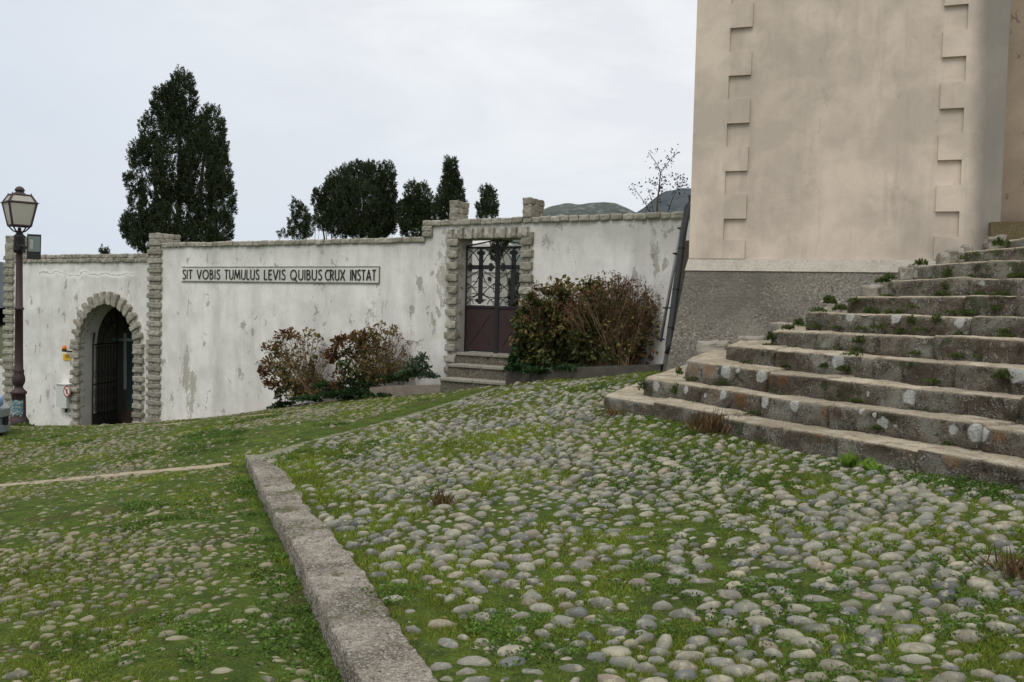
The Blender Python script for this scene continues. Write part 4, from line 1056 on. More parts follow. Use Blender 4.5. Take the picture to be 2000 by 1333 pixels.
V = np.array(V); off = (V - lb) * np.array([1, 1, 0]); off /= np.linalg.norm(off, axis=1)[:, None]
n0 = len(V); F += [tuple(i + n0 for i in f[::-1]) for f in F]
solo("torn_poster", np.vstack([V, V + off * -0.004]), F, m_poster, lb, label="torn blue and white posters wrapped round the foot of the street lamp", cat="poster")

# ------------------------------------------------------------------ little fixtures beside the arch
def WP(px, py, t=0.0): return on_plane(px, py, WO + WN * t, WN)
m_box, _N, _b = mat("box_grey", C(196, 196, 190), 0.6); m_signw, _N, _b = mat("sign_white", C(222, 220, 216), 0.5); m_red, _N, _b = mat("sign_red", C(170, 42, 44), 0.5)
m_yel, _N, _b = mat("sign_yellow", C(214, 170, 52), 0.5); m_yel2, _N, _b = mat("sign_yellow_dark", C(176, 130, 48), 0.6)
s0, z1 = wpx(121, 750); s1, z0 = wpx(140.5, 797)
eb = thing("electric_box", "pale grey wall cabinet with a red prohibition sign left of the arch", "cabinet", W((s0 + s1) / 2, 0, z0))
mb = MB(); mb.obox(W((s0 + s1) / 2, 0.08, (z0 + z1) / 2), WU * ((s1 - s0) / 2), WN * 0.08, Z3 * ((z1 - z0) / 2)); mb.obox(W((s0 + s1) / 2, 0.085, z1 + 0.01), WU * ((s1 - s0) / 2 + 0.015), WN * 0.095, Z3 * 0.012)
mb.part("cabinet", m_box, eb)
sc0 = wpx(131, 765, 0.16); rr_ = 0.145
mb = MB(); mb.lathe(W(sc0[0], 0.161, sc0[1]), [(rr_, 0), (rr_, 0.006)], 28, axis=WN); sg = mb.part("sign_disc", m_signw, eb)
mb = MB(); ring = [(math.cos(q), math.sin(q)) for q in np.linspace(0, 2 * math.pi, 29)]
for (a, b_), (c_, d_) in zip(ring[:-1], ring[1:]):
    ro, ri = rr_ * 0.99, rr_ * 0.80
    mb.prism([W(sc0[0] + x * r_, 0.171, sc0[1] + y * r_) for x, y, r_ in ((a, b_, ro), (c_, d_, ro), (c_, d_, ri), (a, b_, ri))], -WN * 0.004)
mb.prism([W(sc0[0] + x * rr_, 0.173, sc0[1] + y * rr_) for x, y in ((-.66, .54), (-.54, .66), (.66, -.54), (.54, -.66))], -WN * 0.004)
mb.part("red_ring", m_red, sg)
mb = MB(); mb.prism([W(sc0[0] + x * rr_, 0.1685, sc0[1] + y * rr_) for x, y in ((-.12, -.5), (.18, -.5), (.22, .1), (.1, .5), (-.1, .5), (-.25, .1))], -WN * 0.001); mb.part("pictogram", m_iron, sg)
mb = MB(); p = wpx(134, 801); mb.tube([W(p[0], 0.07, p[1] + 0.04), W(p[0], 0.07, p[1] - 0.06)], 0.035, 8); mb.part("cable_gland", m_iron, eb)
# orange beacon and yellow notice
bp = wpx(134, 683)
be = thing("warning_beacon", "small orange warning beacon on a black bracket beside the arch", "beacon", W(bp[0], 0.1, bp[1]))
m_orange, _N, _b = mat("orange_plastic", C(226, 122, 40), 0.3)
mb = MB(); mb.lathe(W(bp[0], 0.12, bp[1]), [(0.055, 0), (0.055, 0.06), (0.04, 0.10), (0.015, 0.115), (0.002, 0.118)], 14); mb.part("lens", m_orange, be, True)
mb = MB(); mb.lathe(W(bp[0], 0.12, bp[1] - 0.055), [(0.05, 0), (0.06, 0.02), (0.06, 0.05)], 14); mb.tube([W(bp[0], 0.12, bp[1] - 0.04), W(bp[0] + 0.12, 0.05, bp[1] - 0.05), W(bp[0] + 0.16, -0.02, bp[1] - 0.04)], 0.022, 6); mb.part("bracket", m_iron, be)
s0, z1 = wpx(124.5, 691); s1, z0 = wpx(139.5, 704.5)
yn = thing("yellow_notice", "small faded yellow notice plate on the wall under the orange beacon", "sign", W((s0 + s1) / 2, 0, z0))
mb = MB(); mb.obox(W((s0 + s1) / 2, 0.012, (z0 + z1) / 2), WU * ((s1 - s0) / 2), WN * 0.010, Z3 * ((z1 - z0) / 2)); mb.part("plate", m_yel, yn)
mb = MB(); mb.obox(W((s0 + s1) / 2 + 0.05, 0.0235, z0 + (z1 - z0) * 0.6), WU * ((s1 - s0) * 0.36), WN * 0.002, Z3 * ((z1 - z0) * 0.22)); mb.part("faded_patch", m_yel2, yn)
# low whitewashed wall that runs on to the left of the pilaster
lw0 = wpx(9, 715); zlw = lw0[1]
lowwall = thing("low_wall", "low white garden wall with stone coping running off left behind the lamp", "wall", W(-3.2, 0, -1.8))
mb = MB(); mb.obox(W(sl0 - 4.0, -0.4, (zlw - 3.4) / 2), WU * 4.0, WN * 0.15, Z3 * ((zlw + 3.4) / 2)); mb.part("plaster_face", m_plaster, lowwall)
mb = MB(); course(mb, sl0 - 8, sl0 - 0.04, zlw, 0.12, -0.22, 0.3, 1, back=-0.6); mb.part("coping", m_granite, lowwall)

# ------------------------------------------------------------------ parked car, only its front corner reaches into the picture
m_paint, _N, _b = mat("blue_paint", C(22, 44, 118), 0.25, 0.2, 0.6); _b.inputs["Coat Weight"].default_value = 0.6
m_bumper, _N, _b = mat("grey_bumper", C(112, 118, 118), 0.55); m_black, _N, _b = mat("black_rubber", C(26, 26, 28), 0.8)
m_cgl, _N, _b = mat("car_glass", C(24, 30, 34), 0.08, 0.0, 0.6); m_head, _N, _b = mat("headlight_glass", C(132, 150, 190), 0.15, 0.1, 0.7); m_rim, _N, _b = mat("alloy_rim", C(168, 170, 172), 0.35, 0.6)
CY = 16.2
cx1 = at(16.5, 830, CY)[0]
cz = float(LZ(cx1 - 1.5, CY + 0.6)[0])
ca = R(36); CX = np.array([math.cos(ca), math.sin(ca), 0.0]); CYv = np.array([-math.sin(ca), math.cos(ca), 0]);
c00 = np.array([cx1 + 0.04, CY - 0.05, cz])    # nearest lower front corner; car runs to -CX, width along +CYv
def CP(x, y, z): return c00 - CX * x + CYv * y + Z3 * z
car = thing("parked_car", "blue parked car with grey bumper cut off by the left edge", "car", CP(2, 0.85, 0))
prof_c = [(0.10, 0.30), (0.06, 0.55), (0.10, 0.72), (0.22, 0.86), (0.95, 1.00), (1.70, 1.42), (2.6, 1.50), (3.3, 1.42), (3.75, 1.05), (3.95, 0.95), (4.0, 0.5), (3.95, 0.30)]
V = []; F = []; ny = 9; n = len(prof_c)
for j in range(ny):
    y = 1.7 * j / (ny - 1); e = abs(2 * j / (ny - 1) - 1)
    for (x, z) in prof_c:
        xx = x + (0.32 * e ** 3) * (1 if x < 0.5 else -1 if x > 3.6 else 0)
        tuck = 0.16 * max(0, z - 0.95) / 0.5
        yy = 0.85 + (y - 0.85) * (1 - tuck * (1 if e > 0.3 else 0.5)); V.append(CP(xx, yy, z - 0.02 * e ** 2))
for j in range(ny - 1):
    for i in range(n): F.append((j * n + i, j * n + (i + 1) % n, (j + 1) * n + (i + 1) % n, (j + 1) * n + i))
F.append(tuple(range(n))[::-1]); F.append(tuple((ny - 1) * n + i for i in range(n)))
part("body", np.array(V), F, m_paint, car, True)
mb = MB()
bp_ = [(0.62, -0.04), (0.30, -0.03), (0.10, 0.04), (-0.02, 0.22), (-0.07, 0.5), (-0.07, 1.2), (-0.02, 1.48), (0.10, 1.66), (0.30, 1.73), (0.62, 1.74)]
for i in range(len(bp_) - 1):
    (x0, y0), (x1, y1) = bp_[i], bp_[i + 1]
    for (za, zb2, o) in ((0.46, 0.60, 0.0), (0.18, 0.30, -0.01), (0.30, 0.46, 0.05)):
        iy0, iy1 = (0.85 - y0) * 0.06, (0.85 - y1) * 0.06
        mb.hexa([CP(x0 + o, y0, za), CP(x1 + o, y1, za), CP(x1 + 0.16, y1 + iy1, za), CP(x0 + 0.16, y0 + iy0, za), CP(x0 + o, y0, zb2), CP(x1 + o, y1, zb2), CP(x1 + 0.16, y1 + iy1, zb2), CP(x0 + 0.16, y0 + iy0, zb2)])
bu = mb.part("bumper", m_bumper, car)
mb = MB(); mb.hexa([CP(0.0, 0.10, 0.32), CP(-0.045, 0.45, 0.32), CP(0.05, 0.45, 0.32), CP(0.08, 0.10, 0.32), CP(0.0, 0.10, 0.44), CP(-0.045, 0.45, 0.44), CP(0.05, 0.45, 0.44), CP(0.08, 0.10, 0.44)]); mb.part("air_intake", m_black, bu)
for y in (0.14, 1.56):
    mb = MB(); mb.rock(CP(0.24, y, 0.75), CX * 0.17, CYv * 0.12, Z3 * 0.12, 6, 0.35, 0.0, 1); mb.part("headlight", m_head, car, True)
for (x, y) in ((0.85, 0.0), (0.85, 1.7), (3.2, 0.0), (3.2, 1.7)):
    sgn = -1 if y < 0.5 else 1
    mb = MB(); mb.lathe(CP(x, y - sgn * 0.16, 0.31), [(0.22, 0), (0.31, 0.02), (0.31, 0.17), (0.27, 0.19), (0.2, 0.19)], 24, axis=CYv * sgn); wh = mb.part("wheel", m_black, car)
    mb = MB(); mb.lathe(CP(x, y + sgn * 0.005, 0.31), [(0.2, 0), (0.2, 0.028), (0.05, 0.034)], 20, axis=CYv * sgn); mb.part("rim", m_rim, wh)
for y, sgn in ((0.02, -1), (1.68, 1)):
    mb = MB(); g = lambda x, z: CP(x, y + (0.14 * max(0, z - 0.95) / 0.5) * -sgn + sgn * 0.02, z)
    for ring in ([(1.3, 1.06), (2.2, 1.06), (2.2, 1.42), (1.75, 1.38)], [(2.28, 1.06), (3.25, 1.06), (3.2, 1.36), (2.28, 1.42)]): mb.prism([g(*p) for p in ring], CYv * sgn * 0.01)
    mb.part("side_window", m_cgl, car)
mb = MB(); mb.prism([CP(1.0, 0.25, 1.045), CP(1.0, 1.45, 1.045), CP(1.64, 1.38, 1.405), CP(1.64, 0.32, 1.405)], np.array([0, 0, 0.012])); mb.part("windscreen", m_cgl, car)

# ------------------------------------------------------------------ foliage helpers
def unit(n): 
    v = RNG.normal(size=(n, 3)); return v / np.linalg.norm(v, axis=1)[:, None]
def quads(P, D, L, Wd, twist=None):
    """one diamond leaf per point: base P, direction D, length L, width Wd"""
    n = len(P); D = D / np.linalg.norm(D, axis=1)[:, None]
    r = unit(n) if twist is None else twist
    S = np.cross(D, r); S /= (np.linalg.norm(S, axis=1)[:, None] + 1e-9)
    L = np.broadcast_to(np.asarray(L, float), (n,))[:, None]; Wd = np.broadcast_to(np.asarray(Wd, float), (n,))[:, None]
    V = np.empty((n, 4, 3)); V[:, 0] = P; V[:, 1] = P + D * L * 0.5 + S * Wd * 0.5; V[:, 2] = P + D * L; V[:, 3] = P + D * L * 0.5 - S * Wd * 0.5
    return V.reshape(-1, 3), np.arange(4 * n).reshape(n, 4)
def joinq(lst):
    V = np.concatenate([a for a, _ in lst]); F = []; b = 0
    for a, f in lst: F.append(f + b); b += len(a)
    return V, np.concatenate(F)
def cypress(label, lobes, Y, base_px, trunks, dens=1.0, seed=0, group="cypress trees behind the cemetery wall", name="cypress_tree", gap=0.0):
    base = at(base_px[0], base_px[1], Y); base[2] = min(base[2], 0.0) - 0.3
    t = thing(name, label, "tree", base, group)
    m = Y / FPX; out = []
    up = np.array([0, 0, 1.0])
    for (cx, cy, rx, ry) in lobes:
        c = at(cx, cy, Y); c[1] += RNG.uniform(-0.3, 0.3) * rx * m
        rad = np.array([rx * m, rx * m * 0.9, ry * m])
        K = int(rx * ry * 3.14 / 9.0 * dens) + 8
        d = unit(K); r = 0.55 + 0.47 * RNG.random(K) ** 0.7
        p = c + d * rad * r[:, None]
        keep = vnoise(p, 1.0 / (9 * m), seed) > -0.75 + gap
        p, d, r = p[keep], d[keep], r[keep]; K = len(p)
        ax = d * np.array([0.55, 0.55, 0.25]) + up * 0.85 + unit(K) * 0.25
        ns = 20
        pp = np.repeat(p, ns, axis=0); aa = np.repeat(ax, ns, axis=0)
        h = RNG.random(len(pp)) ** 0.8
        pp = pp + aa * (h * 9 * m)[:, None] + unit(len(pp)) * ((1.05 - h) * 3.4 * m)[:, None]
        dd = aa + unit(len(pp)) * 0.75
        out.append(quads(pp, dd, RNG.uniform(2.6, 5.6, len(pp)) * m, RNG.uniform(0.9, 1.8, len(pp)) * m))
    V, F = joinq(out); part("crown", V, F, m_cypress, t, False)
    mb = MB()
    for (x0, y0, x1, y1, r) in trunks:
        a, b_ = at(x0, y0, Y), at(x1, y1, Y); a[2] = min(a[2], base[2] + 0.2) if y0 >= base_px[1] - 5 else a[2]
        mid = (a + b_) / 2 + np.array([random.uniform(-.3, .3) * m * 10, random.uniform(-.2, .2), 0]); mb.tube([a, mid, b_], [r * m, r * m * 0.7, r * m * 0.25], 6)
    mb.part("trunk", m_bark, t, True)
cypress("tallest cypress with several dark leaders rising behind the wall left of the inscription",
        [(357, 200, 26, 58), (336, 222, 26, 50), (318, 212, 17, 36), (410, 262, 26, 52), (430, 300, 13, 30), (288, 262, 12, 36), (292, 300, 22, 34), (272, 310, 18, 30), (262, 362, 14, 20), (250, 352, 6, 8), (266, 396, 14, 18),
         (268, 450, 24, 36), (256, 448, 16, 26), (386, 268, 20, 34), (345, 310, 42, 88), (395, 345, 38, 82), (428, 352, 22, 52), (432, 400, 26, 50), (420, 452, 30, 40), (340, 430, 52, 60), (300, 400, 28, 60), (375, 470, 50, 40), (300, 470, 40, 36)],
        40.0, (350, 505), [(345, 505, 352, 190, 8), (352, 505, 405, 250, 7), (335, 505, 290, 260, 6), (330, 505, 318, 215, 5), (360, 500, 425, 330, 6), (320, 500, 268, 400, 4), (338, 480, 300, 230, 3)], 1.2, 1, gap=0.03)
cypress("broad round topped cypress in the middle of the group behind the inscription wall",
        [(671, 376, 34, 44), (655, 392, 28, 40), (700, 356, 30, 34), (728, 354, 26, 32), (757, 356, 14, 34), (752, 390, 20, 46), (700, 410, 52, 52), (740, 428, 34, 44), (622, 396, 11, 22), (632, 424, 16, 34), (665, 435, 34, 34), (716, 452, 52, 22), (762, 430, 10, 30)],
        37.0, (700, 480), [(690, 480, 672, 370, 5), (700, 480, 715, 345, 5), (710, 480, 752, 350, 5), (670, 480, 622, 390, 3.5), (668, 480, 634, 430, 2.5), (675, 480, 640, 410, 2.5)], 1.15, 2)
cypress("small thin cypress with bare twigs at the left of the middle group",
        [(578, 414, 7, 20), (590, 436, 11, 32), (601, 446, 9, 24), (570, 445, 6, 16), (586, 460, 14, 14), (555, 463, 8, 6)], 34.0, (586, 478),
        [(588, 478, 580, 410, 2), (590, 478, 600, 430, 2), (580, 478, 570, 440, 1.5), (603, 478, 618, 420, 1.2), (606, 478, 625, 440, 1)], 1.0, 3)
cypress("mid sized double tipped cypress right of the broad round topped one",
        [(806, 388, 13, 30), (826, 400, 15, 38), (815, 420, 24, 36), (795, 428, 18, 34), (832, 436, 14, 34), (812, 448, 32, 24), (780, 416, 7, 18)], 36.0, (812, 470),
        [(810, 470, 806, 370, 4), (816, 470, 828, 380, 4), (800, 470, 784, 410, 2)], 1.2, 4)
cypress("slender pointed cypress rising behind the left brick pier above the iron gate",
        [(880, 332, 10, 22), (879, 352, 14, 30), (882, 378, 19, 36), (868, 396, 15, 28), (892, 398, 14, 34), (872, 416, 26, 24), (855, 424, 9, 18)], 34.0, (878, 440),
        [(878, 440, 880, 325, 4), (870, 440, 860, 400, 2)], 1.2, 5)
cypress("smallest dark cypress standing between the two stone piers above the gate",
        [(950, 381, 10, 12), (957, 384, 9, 13), (955, 402, 14, 20), (941, 410, 8, 12), (963, 412, 8, 14), (952, 424, 18, 14)], 46.0, (952, 440), [(953, 440, 952, 378, 3)], 1.15, 6)
cypress("dark cypress hanging behind the middle of the iron gate, right of the white tomb",
        [(1004, 585, 9, 55), (1012, 620, 10, 45), (976, 478, 14, 22), (968, 500, 10, 14), (986, 470, 12, 14)], 20.5, (1010, 690), [(1008, 690, 1003, 560, 3), (1008, 640, 978, 480, 2)], 1.3, 7)
cypress("tiny dark shrub top peeping over the left stretch of coping", [(203, 495, 4, 4), (207, 499, 6, 5)], 30.0, (205, 505), [(205, 505, 204, 490, 1)], 1.2, 8, None, "shrub")

# bare shrub over the coping beside the tower
m_sleaf = leaf_mat("shrub_leaf", [C(62, 66, 58), C(78, 82, 72), C(52, 56, 48)], trans=0.1)
sh = thing("leafless_shrub", "spindly half bare shrub sticking up above the coping beside the church tower", "shrub", at(1290, 430, 17.0))
mb = MB(); lv = []
def br(pts, r0, r1, leaves=10, spread=0.05):
    Q = [at(x, y, 17.0 + dy) for x, y, dy in pts]; n = len(Q)
    mb.tube(Q, list(np.linspace(r0, r1, n)), 5)
    for k in range(leaves):
        q = random.random() ** 0.7 * (n - 1); i = min(int(q), n - 2); p = Q[i] + (Q[i + 1] - Q[i]) * (q - i); lv.append(p + np.array([random.gauss(0, spread) for _ in range(3)]))
br([(1283, 430, 0), (1284, 395, 0), (1288, 362, .1), (1290, 338, .1), (1284, 322, .2), (1266, 297, .2)], 0.02, 0.005, 34)
br([(1290, 338, .1), (1300, 325, .1), (1312, 308, 0), (1325, 297, 0)], 0.010, 0.004, 26)
br([(1286, 378, 0), (1292, 362, -.1), (1302, 352, -.1)], 0.008, 0.004, 22); br([(1288, 362, 0), (1272, 358, .1), (1266, 350, .1)], 0.007, 0.003, 16)
br([(1275, 430, 0), (1262, 400, .1), (1246, 378, .1), (1235, 362, .2)], 0.010, 0.003, 26); br([(1278, 425, 0), (1272, 390, 0), (1266, 370, 0)], 0.007, 0.003, 12)
br([(1300, 430, .1), (1312, 392, .1), (1325, 365, .1), (1345, 360, .1)], 0.012, 0.004, 26); br([(1325, 365, .1), (1322, 352, .1), (1314, 346, .1)], 0.007, 0.003, 14); br([(1325, 366, .1), (1335, 350, 0), (1332, 345, 0)], 0.006, 0.003, 12)
mb.part("branch", m_bark, sh, True)
P_ = np.array(lv); P_ = np.repeat(P_, 2, axis=0) + RNG.normal(size=(len(P_) * 2, 3)) * 0.025
V, F = quads(P_, unit(len(P_)) + [0, 0, 0.4], RNG.uniform(0.035, 0.075, len(P_)), RNG.uniform(0.018, 0.035, len(P_))); part("foliage", V, F, m_sleaf, sh, False)

# hydrangeas
def hydrangea(label, foot, t, dome, stems, clumps, heads=0.6, spread=0.18, seed=0, leafs=0.075, base_w=22, ylow=0):
    base = on_plane(foot[0], foot[1], WO + WN * t, WN); Y = base[1]; m = Y / FPX
    o = thing("hydrangea_bush", label, "bush", base, "hydrangeas along the cemetery wall")
    cx, cy, rx, ry = dome; c = at(cx, cy, Y); rg = np.random.default_rng(seed)
    Vt, Ft = [], []; nb = 0; tips = []
    for k in range(stems):
        a = rg.uniform(-1.0, 1.0); el = rg.uniform(0, 1) ** 0.8; ph = rg.uniform(0, 2 * math.pi)
        d = np.array([math.cos(ph) * math.sqrt(max(0, 1 - el * el)), math.sin(ph) * math.sqrt(max(0, 1 - el * el)) * 0.55, el if rg.random() > 0.22 else -0.45 * el])
        tip = c + d * np.array([rx * m, rx * m, ry * m]) * rg.uniform(0.72, 1.05)
        if np.dot(tip - WO, WN) < 0.05: tip = tip + WN * (0.05 - np.dot(tip - WO, WN) + 0.1)
        st = base + WU * rg.uniform(-base_w, base_w) * m + WN * rg.uniform(-.12, .2)
        n = 6; path = []
        for i in range(n):
            q = i / (n - 1); p = st + (tip - st) * q; p = p + np.array([0, 0, 1]) * math.sin(q * math.pi) * 0.10 * np.linalg.norm(tip - st) * (0.4 + el) + rg.normal(size=3) * 0.018 * (0 < i < n - 1)
            p = p + np.array([tip[0] - st[0], tip[1] - st[1], 0]) * 0.12 * math.sin(q * math.pi)
            path.append(p)
        mb = MB(); mb.tube(path, list(np.linspace(0.0075, 0.0042, n)), 3, cap=False)
        Vt += mb.v; Ft += [tuple(i + nb for i in f) for f in mb.f]; nb += len(mb.v); tips.append((path[-1], path[-1] - path[-2], el, path))
        if rg.random() < 0.45:  # side twig
            i = rg.integers(2, 5); e = path[i] + (path[-1] - path[i]) * 0.6 + rg.normal(size=3) * 0.09
            mb = MB(); mb.tube([path[i], (path[i] + e) / 2 + rg.normal(size=3) * 0.02, e], [0.005, 0.004, 0.0035], 3, cap=False)
            Vt += mb.v; Ft += [tuple(i_ + nb for i_ in f) for f in mb.f]; nb += len(mb.v); tips.append((e, e - path[i], el, path))
    part("stems", np.array(Vt), Ft, m_twig, o, True)
    hp = []; 
    for (p, d, el, _) in tips:
        if rg.random() < heads: 
            n = rg.integers(8, 18); hp.append(p + rg.normal(size=(n, 3)) * np.array([0.035, 0.035, 0.022]))
    if hp:
        hp = np.concatenate(hp); part("flower_heads", *quads(hp, unit(len(hp)) + [0, 0, .5], RNG.uniform(0.022, 0.042, len(hp)), RNG.uniform(0.018, 0.032, len(hp))), m_dryhead, o, False)
    by = {}
    for (x, y, ax, ay, n, mt) in clumps:
        n = int(n * 2.6); cc = at(x, y, Y); d = unit(n); r = RNG.random(n) ** 0.45
        p = cc + d * np.array([ax * m, max(ax * m * 0.8, 0.12), ay * m]) * r[:, None]
        jit = np.stack([fbm(p + 31, 5.0, 3, 2), fbm(p + 57, 5.0, 4, 2), fbm(p + 83, 5.0, 5, 2)], 1) * 0.10; p = p + jit; kq = fbm(p, 7.0, 12, 2) > -0.45; p, d = p[kq], d[kq]
        tt = (p - WO) @ WN; p += WN * np.clip(0.06 - tt, 0, 9)[:, None]
        n = len(p); dd = d * 0.8 + unit(n) * 0.7 + np.array([0, -0.2, -0.25])
        by.setdefault(mt.name, (mt, []))[1].append(quads(p, dd, RNG.uniform(0.55, 1.25, n) * leafs, RNG.uniform(0.45, 0.9, n) * leafs))
    for nm, (mt, ls) in by.items():
        part("leaves", *joinq(ls), mt, o, False)
G_, R_, Y_, O_ = m_hyd_green, m_hyd_red, m_hyd_yellow, m_hyd_olive
hydrangea("hydrangea farthest left with wine-red leaves hanging over the slope", (606, 768), 0.40, (582, 712, 78, 66), 100,
          [(530, 690, 22, 22, 90, R_), (519, 715, 12, 24, 70, R_), (540, 745, 24, 22, 150, R_), (560, 660, 22, 12, 90, R_), (595, 655, 12, 8, 24, O_), (578, 765, 30, 12, 100, O_), (556, 705, 28, 34, 150, O_), (600, 745, 40, 24, 140, O_), (618, 715, 14, 30, 40, G_), (604, 660, 26, 9, 24, O_), (560, 770, 22, 10, 70, G_), (580, 700, 50, 40, 50, O_), (570, 735, 30, 20, 60, G_)], 0.6, seed=21, leafs=0.085)
hydrangea("hydrangea with one red leaf cluster, between the leftmost hydrangea and the gate steps", (745, 748), 0.42, (742, 702, 80, 68), 130,
          [(655, 690, 14, 18, 110, R_), (663, 668, 12, 10, 60, R_), (700, 660, 24, 14, 70, R_), (690, 705, 30, 32, 150, G_), (735, 710, 34, 30, 120, O_), (720, 670, 36, 22, 110, O_), (748, 642, 26, 9, 40, O_), (728, 735, 34, 14, 120, O_), (660, 735, 12, 18, 70, R_), (770, 730, 40, 20, 70, O_), (700, 740, 24, 20, 120, G_), (740, 700, 60, 40, 60, O_), (705, 700, 26, 26, 90, O_)], 0.75, seed=22, leafs=0.085)
hydrangea("dense leafy green hydrangea with a few yellow leaves, right beside the iron gate", (1075, 722), 0.55, (1080, 636, 76, 92), 150,
          [(1075, 660, 66, 58, 1200, G_), (1050, 690, 44, 34, 800, G_), (1040, 620, 34, 36, 420, G_), (1075, 585, 40, 30, 170, G_), (1120, 650, 40, 50, 460, G_), (1088, 560, 34, 16, 50, O_), (1030, 650, 24, 44, 160, O_), (1085, 640, 60, 60, 420, O_), (1060, 640, 50, 60, 80, R_), (1074, 693, 6, 16, 16, Y_), (1057, 601, 6, 5, 7, Y_), (1074, 640, 8, 6, 8, Y_), (1100, 700, 50, 24, 500, G_), (1020, 700, 26, 22, 260, m_ivy)], 0.7, seed=23, leafs=0.10, base_w=34)
hydrangea("twiggy brown hydrangea, almost leafless, next to the drainpipe", (1185, 718), 0.50, (1196, 632, 96, 96), 520,
          [(1150, 660, 40, 50, 620, G_), (1155, 580, 40, 30, 130, G_), (1180, 690, 60, 26, 480, G_), (1200, 670, 60, 40, 160, O_), (1150, 562, 36, 18, 60, O_), (1190, 600, 44, 40, 130, G_), (1225, 640, 60, 60, 170, O_), (1270, 610, 20, 50, 30, O_), (1240, 690, 40, 24, 70, R_)], 0.6, seed=24, leafs=0.085, base_w=50)

# ivy and weeds creeping round the planters
def creeper(name, label, cat, blobs, mt, lsize=0.06, kind=None, loc=None, group=None, upd=0.5):
    ls = []; first = None
    for (x, y, Y, ax, ay, n) in blobs:
        m = Y / FPX; c = at(x, y, Y); first = c if first is None else first
        d = unit(n); d[:, 2] = np.abs(d[:, 2]) - 0.25; r = RNG.random(n) ** 0.5
        p = c + d * np.array([ax * m, ax * m * 0.5, ay * m]) * r[:, None]
        ls.append(quads(p, d * 0.6 + unit(n) * 0.7 + [0, 0, upd], RNG.uniform(0.6, 1.4, n) * lsize, RNG.uniform(0.4, 0.9, n) * lsize))
    V, F = joinq(ls); return solo(name, V, F, mt, first if loc is None else loc, False, label, cat, group, kind)
def wy(px, py, t): return float(on_plane(px, py, WO + WN * t, WN)[1])
creeper("ivy", None, None, [(x, y, wy(x, y, t), ax, ay, n) for (x, y, t, ax, ay, n) in (
    (555, 792, 0.5, 22, 6, 200), (600, 782, 0.8, 30, 8, 320), (650, 776, 0.9, 40, 12, 500), (690, 770, 0.9, 36, 14, 480), (640, 756, 0.7, 30, 10, 300), (700, 752, 0.7, 40, 12, 420), (760, 742, 0.5, 40, 10, 300),
    (815, 735, 0.5, 34, 12, 260), (740, 775, 0.9, 30, 5, 120), (545, 798, 0.4, 22, 4, 120), (1010, 722, 1.05, 24, 12, 300), (1050, 728, 1.05, 30, 10, 280), (1110, 722, 1.0, 40, 8, 180))], m_ivy, 0.07, "stuff")
creeper("leafy_weed", "grey green bushy weed growing left of the gate steps", "weed", [(x, y, wy(x, y, 0.5), ax, ay, n) for (x, y, ax, ay, n) in ((815, 722, 30, 28, 420), (795, 735, 26, 16, 240), (840, 738, 20, 12, 140), (825, 705, 14, 20, 90))],
        leaf_mat("grey_green_leaf", [C(66, 82, 60), C(80, 96, 70), C(56, 70, 52), C(92, 104, 80)], trans=0.15), 0.06, upd=0.9)
creeper("leafy_weed", "mound of broad green weeds at the foot of the street lamp", "weed", [(46, 848, 18.9, 26, 18, 420), (66, 850, 18.9, 20, 9, 180), (30, 850, 18.8, 16, 10, 140)], m_weed, 0.13)

# ------------------------------------------------------------------ ground
def in_stairs(x, y, marg=0.0):
    P0 = STAIR_FOOT[0] + np.array([.34, .94, 0]) * 3.5
    poly = [P0[:2]] + [p[:2] for p in STAIR_FOOT] + [STAIR_FOOT[-1][:2] + (STAIR_FOOT[-1] - STAIR_FOOT[-2])[:2] * 3]
    best = np.full(np.shape(x), 1e9); sg = np.zeros(np.shape(x))
    for a, b in zip(poly[:-1], poly[1:]):
        d = b - a; t = np.clip(((x - a[0]) * d[0] + (y - a[1]) * d[1]) / (d @ d), 0, 1)
        dist = np.hypot(x - a[0] - t * d[0], y - a[1] - t * d[1]); cr = d[0] * (y - a[1]) - d[1] * (x - a[0])
        m = dist < best - 1e-9; best = np.where(m, dist, best); sg = np.where(m, np.where(cr > 0, 1, -1), sg)
    return best * sg > marg   # left of the foot line walked towards the viewer = under the stairs
def wall_t(x, y): return (np.asarray(x) - WO[0]) * WN[0] + (np.asarray(y) - WO[1]) * WN[1]
def wall_s(x, y): return (np.asarray(x) - WO[0]) * WU[0] + (np.asarray(y) - WO[1]) * WU[1]
def moss_mat(name, cols, brown, seed):
    m, N, b = mat(name, rough=0.95, spec=0.1); P = N.pos(); Q = N.map(P, loc=(seed, seed * 2, 0))
    n = N.noise(Q, 1.1, 5, 0.6); n2 = N.noise(Q, 7, 5, 0.65); n3 = N.noise(Q, 55, 4, 0.7); n4 = N.noise(Q, 2.6, 5, 0.6, 0.4)
    c = N.mix(N.ramp(n, [(0.36, 0), (0.64, 1)]), cols[0], cols[1]); c = N.mix(N.ramp(n2, [(0.40, 0), (0.62, 1)]), c, cols[2])
    c = N.mix(N.math("MULTIPLY", N.ramp(n4, [(0.55, 0), (0.68, 1)]), 0.7), c, brown)
    c = N.mix(N.math("MULTIPLY", N.ramp(n3, [(0.40, 1), (0.58, 0)]), 0.55), c, tuple(x * 0.4 for x in cols[2][:3]) + (1,))
    N.set(b.inputs["Base Color"], c); N.set(b.inputs["Normal"], N.bump(N.math("ADD", n3, N.math("MULTIPLY", n2, 0.8)), 1.0, 0.02)); return m
m_moss = moss_mat("moss", [C(74, 90, 34), C(92, 104, 40), C(58, 72, 30)], C(72, 62, 44), 2.0)
m_mossl = moss_mat("moss_lower", [C(76, 92, 34), C(94, 106, 42), C(60, 76, 30)], C(82, 70, 48), 7.0)
def axis(segs):
    o = []
    for a, b, s in segs: o += list(np.arange(a, b - 1e-6, s))
    return np.array(o + [segs[-1][1]])
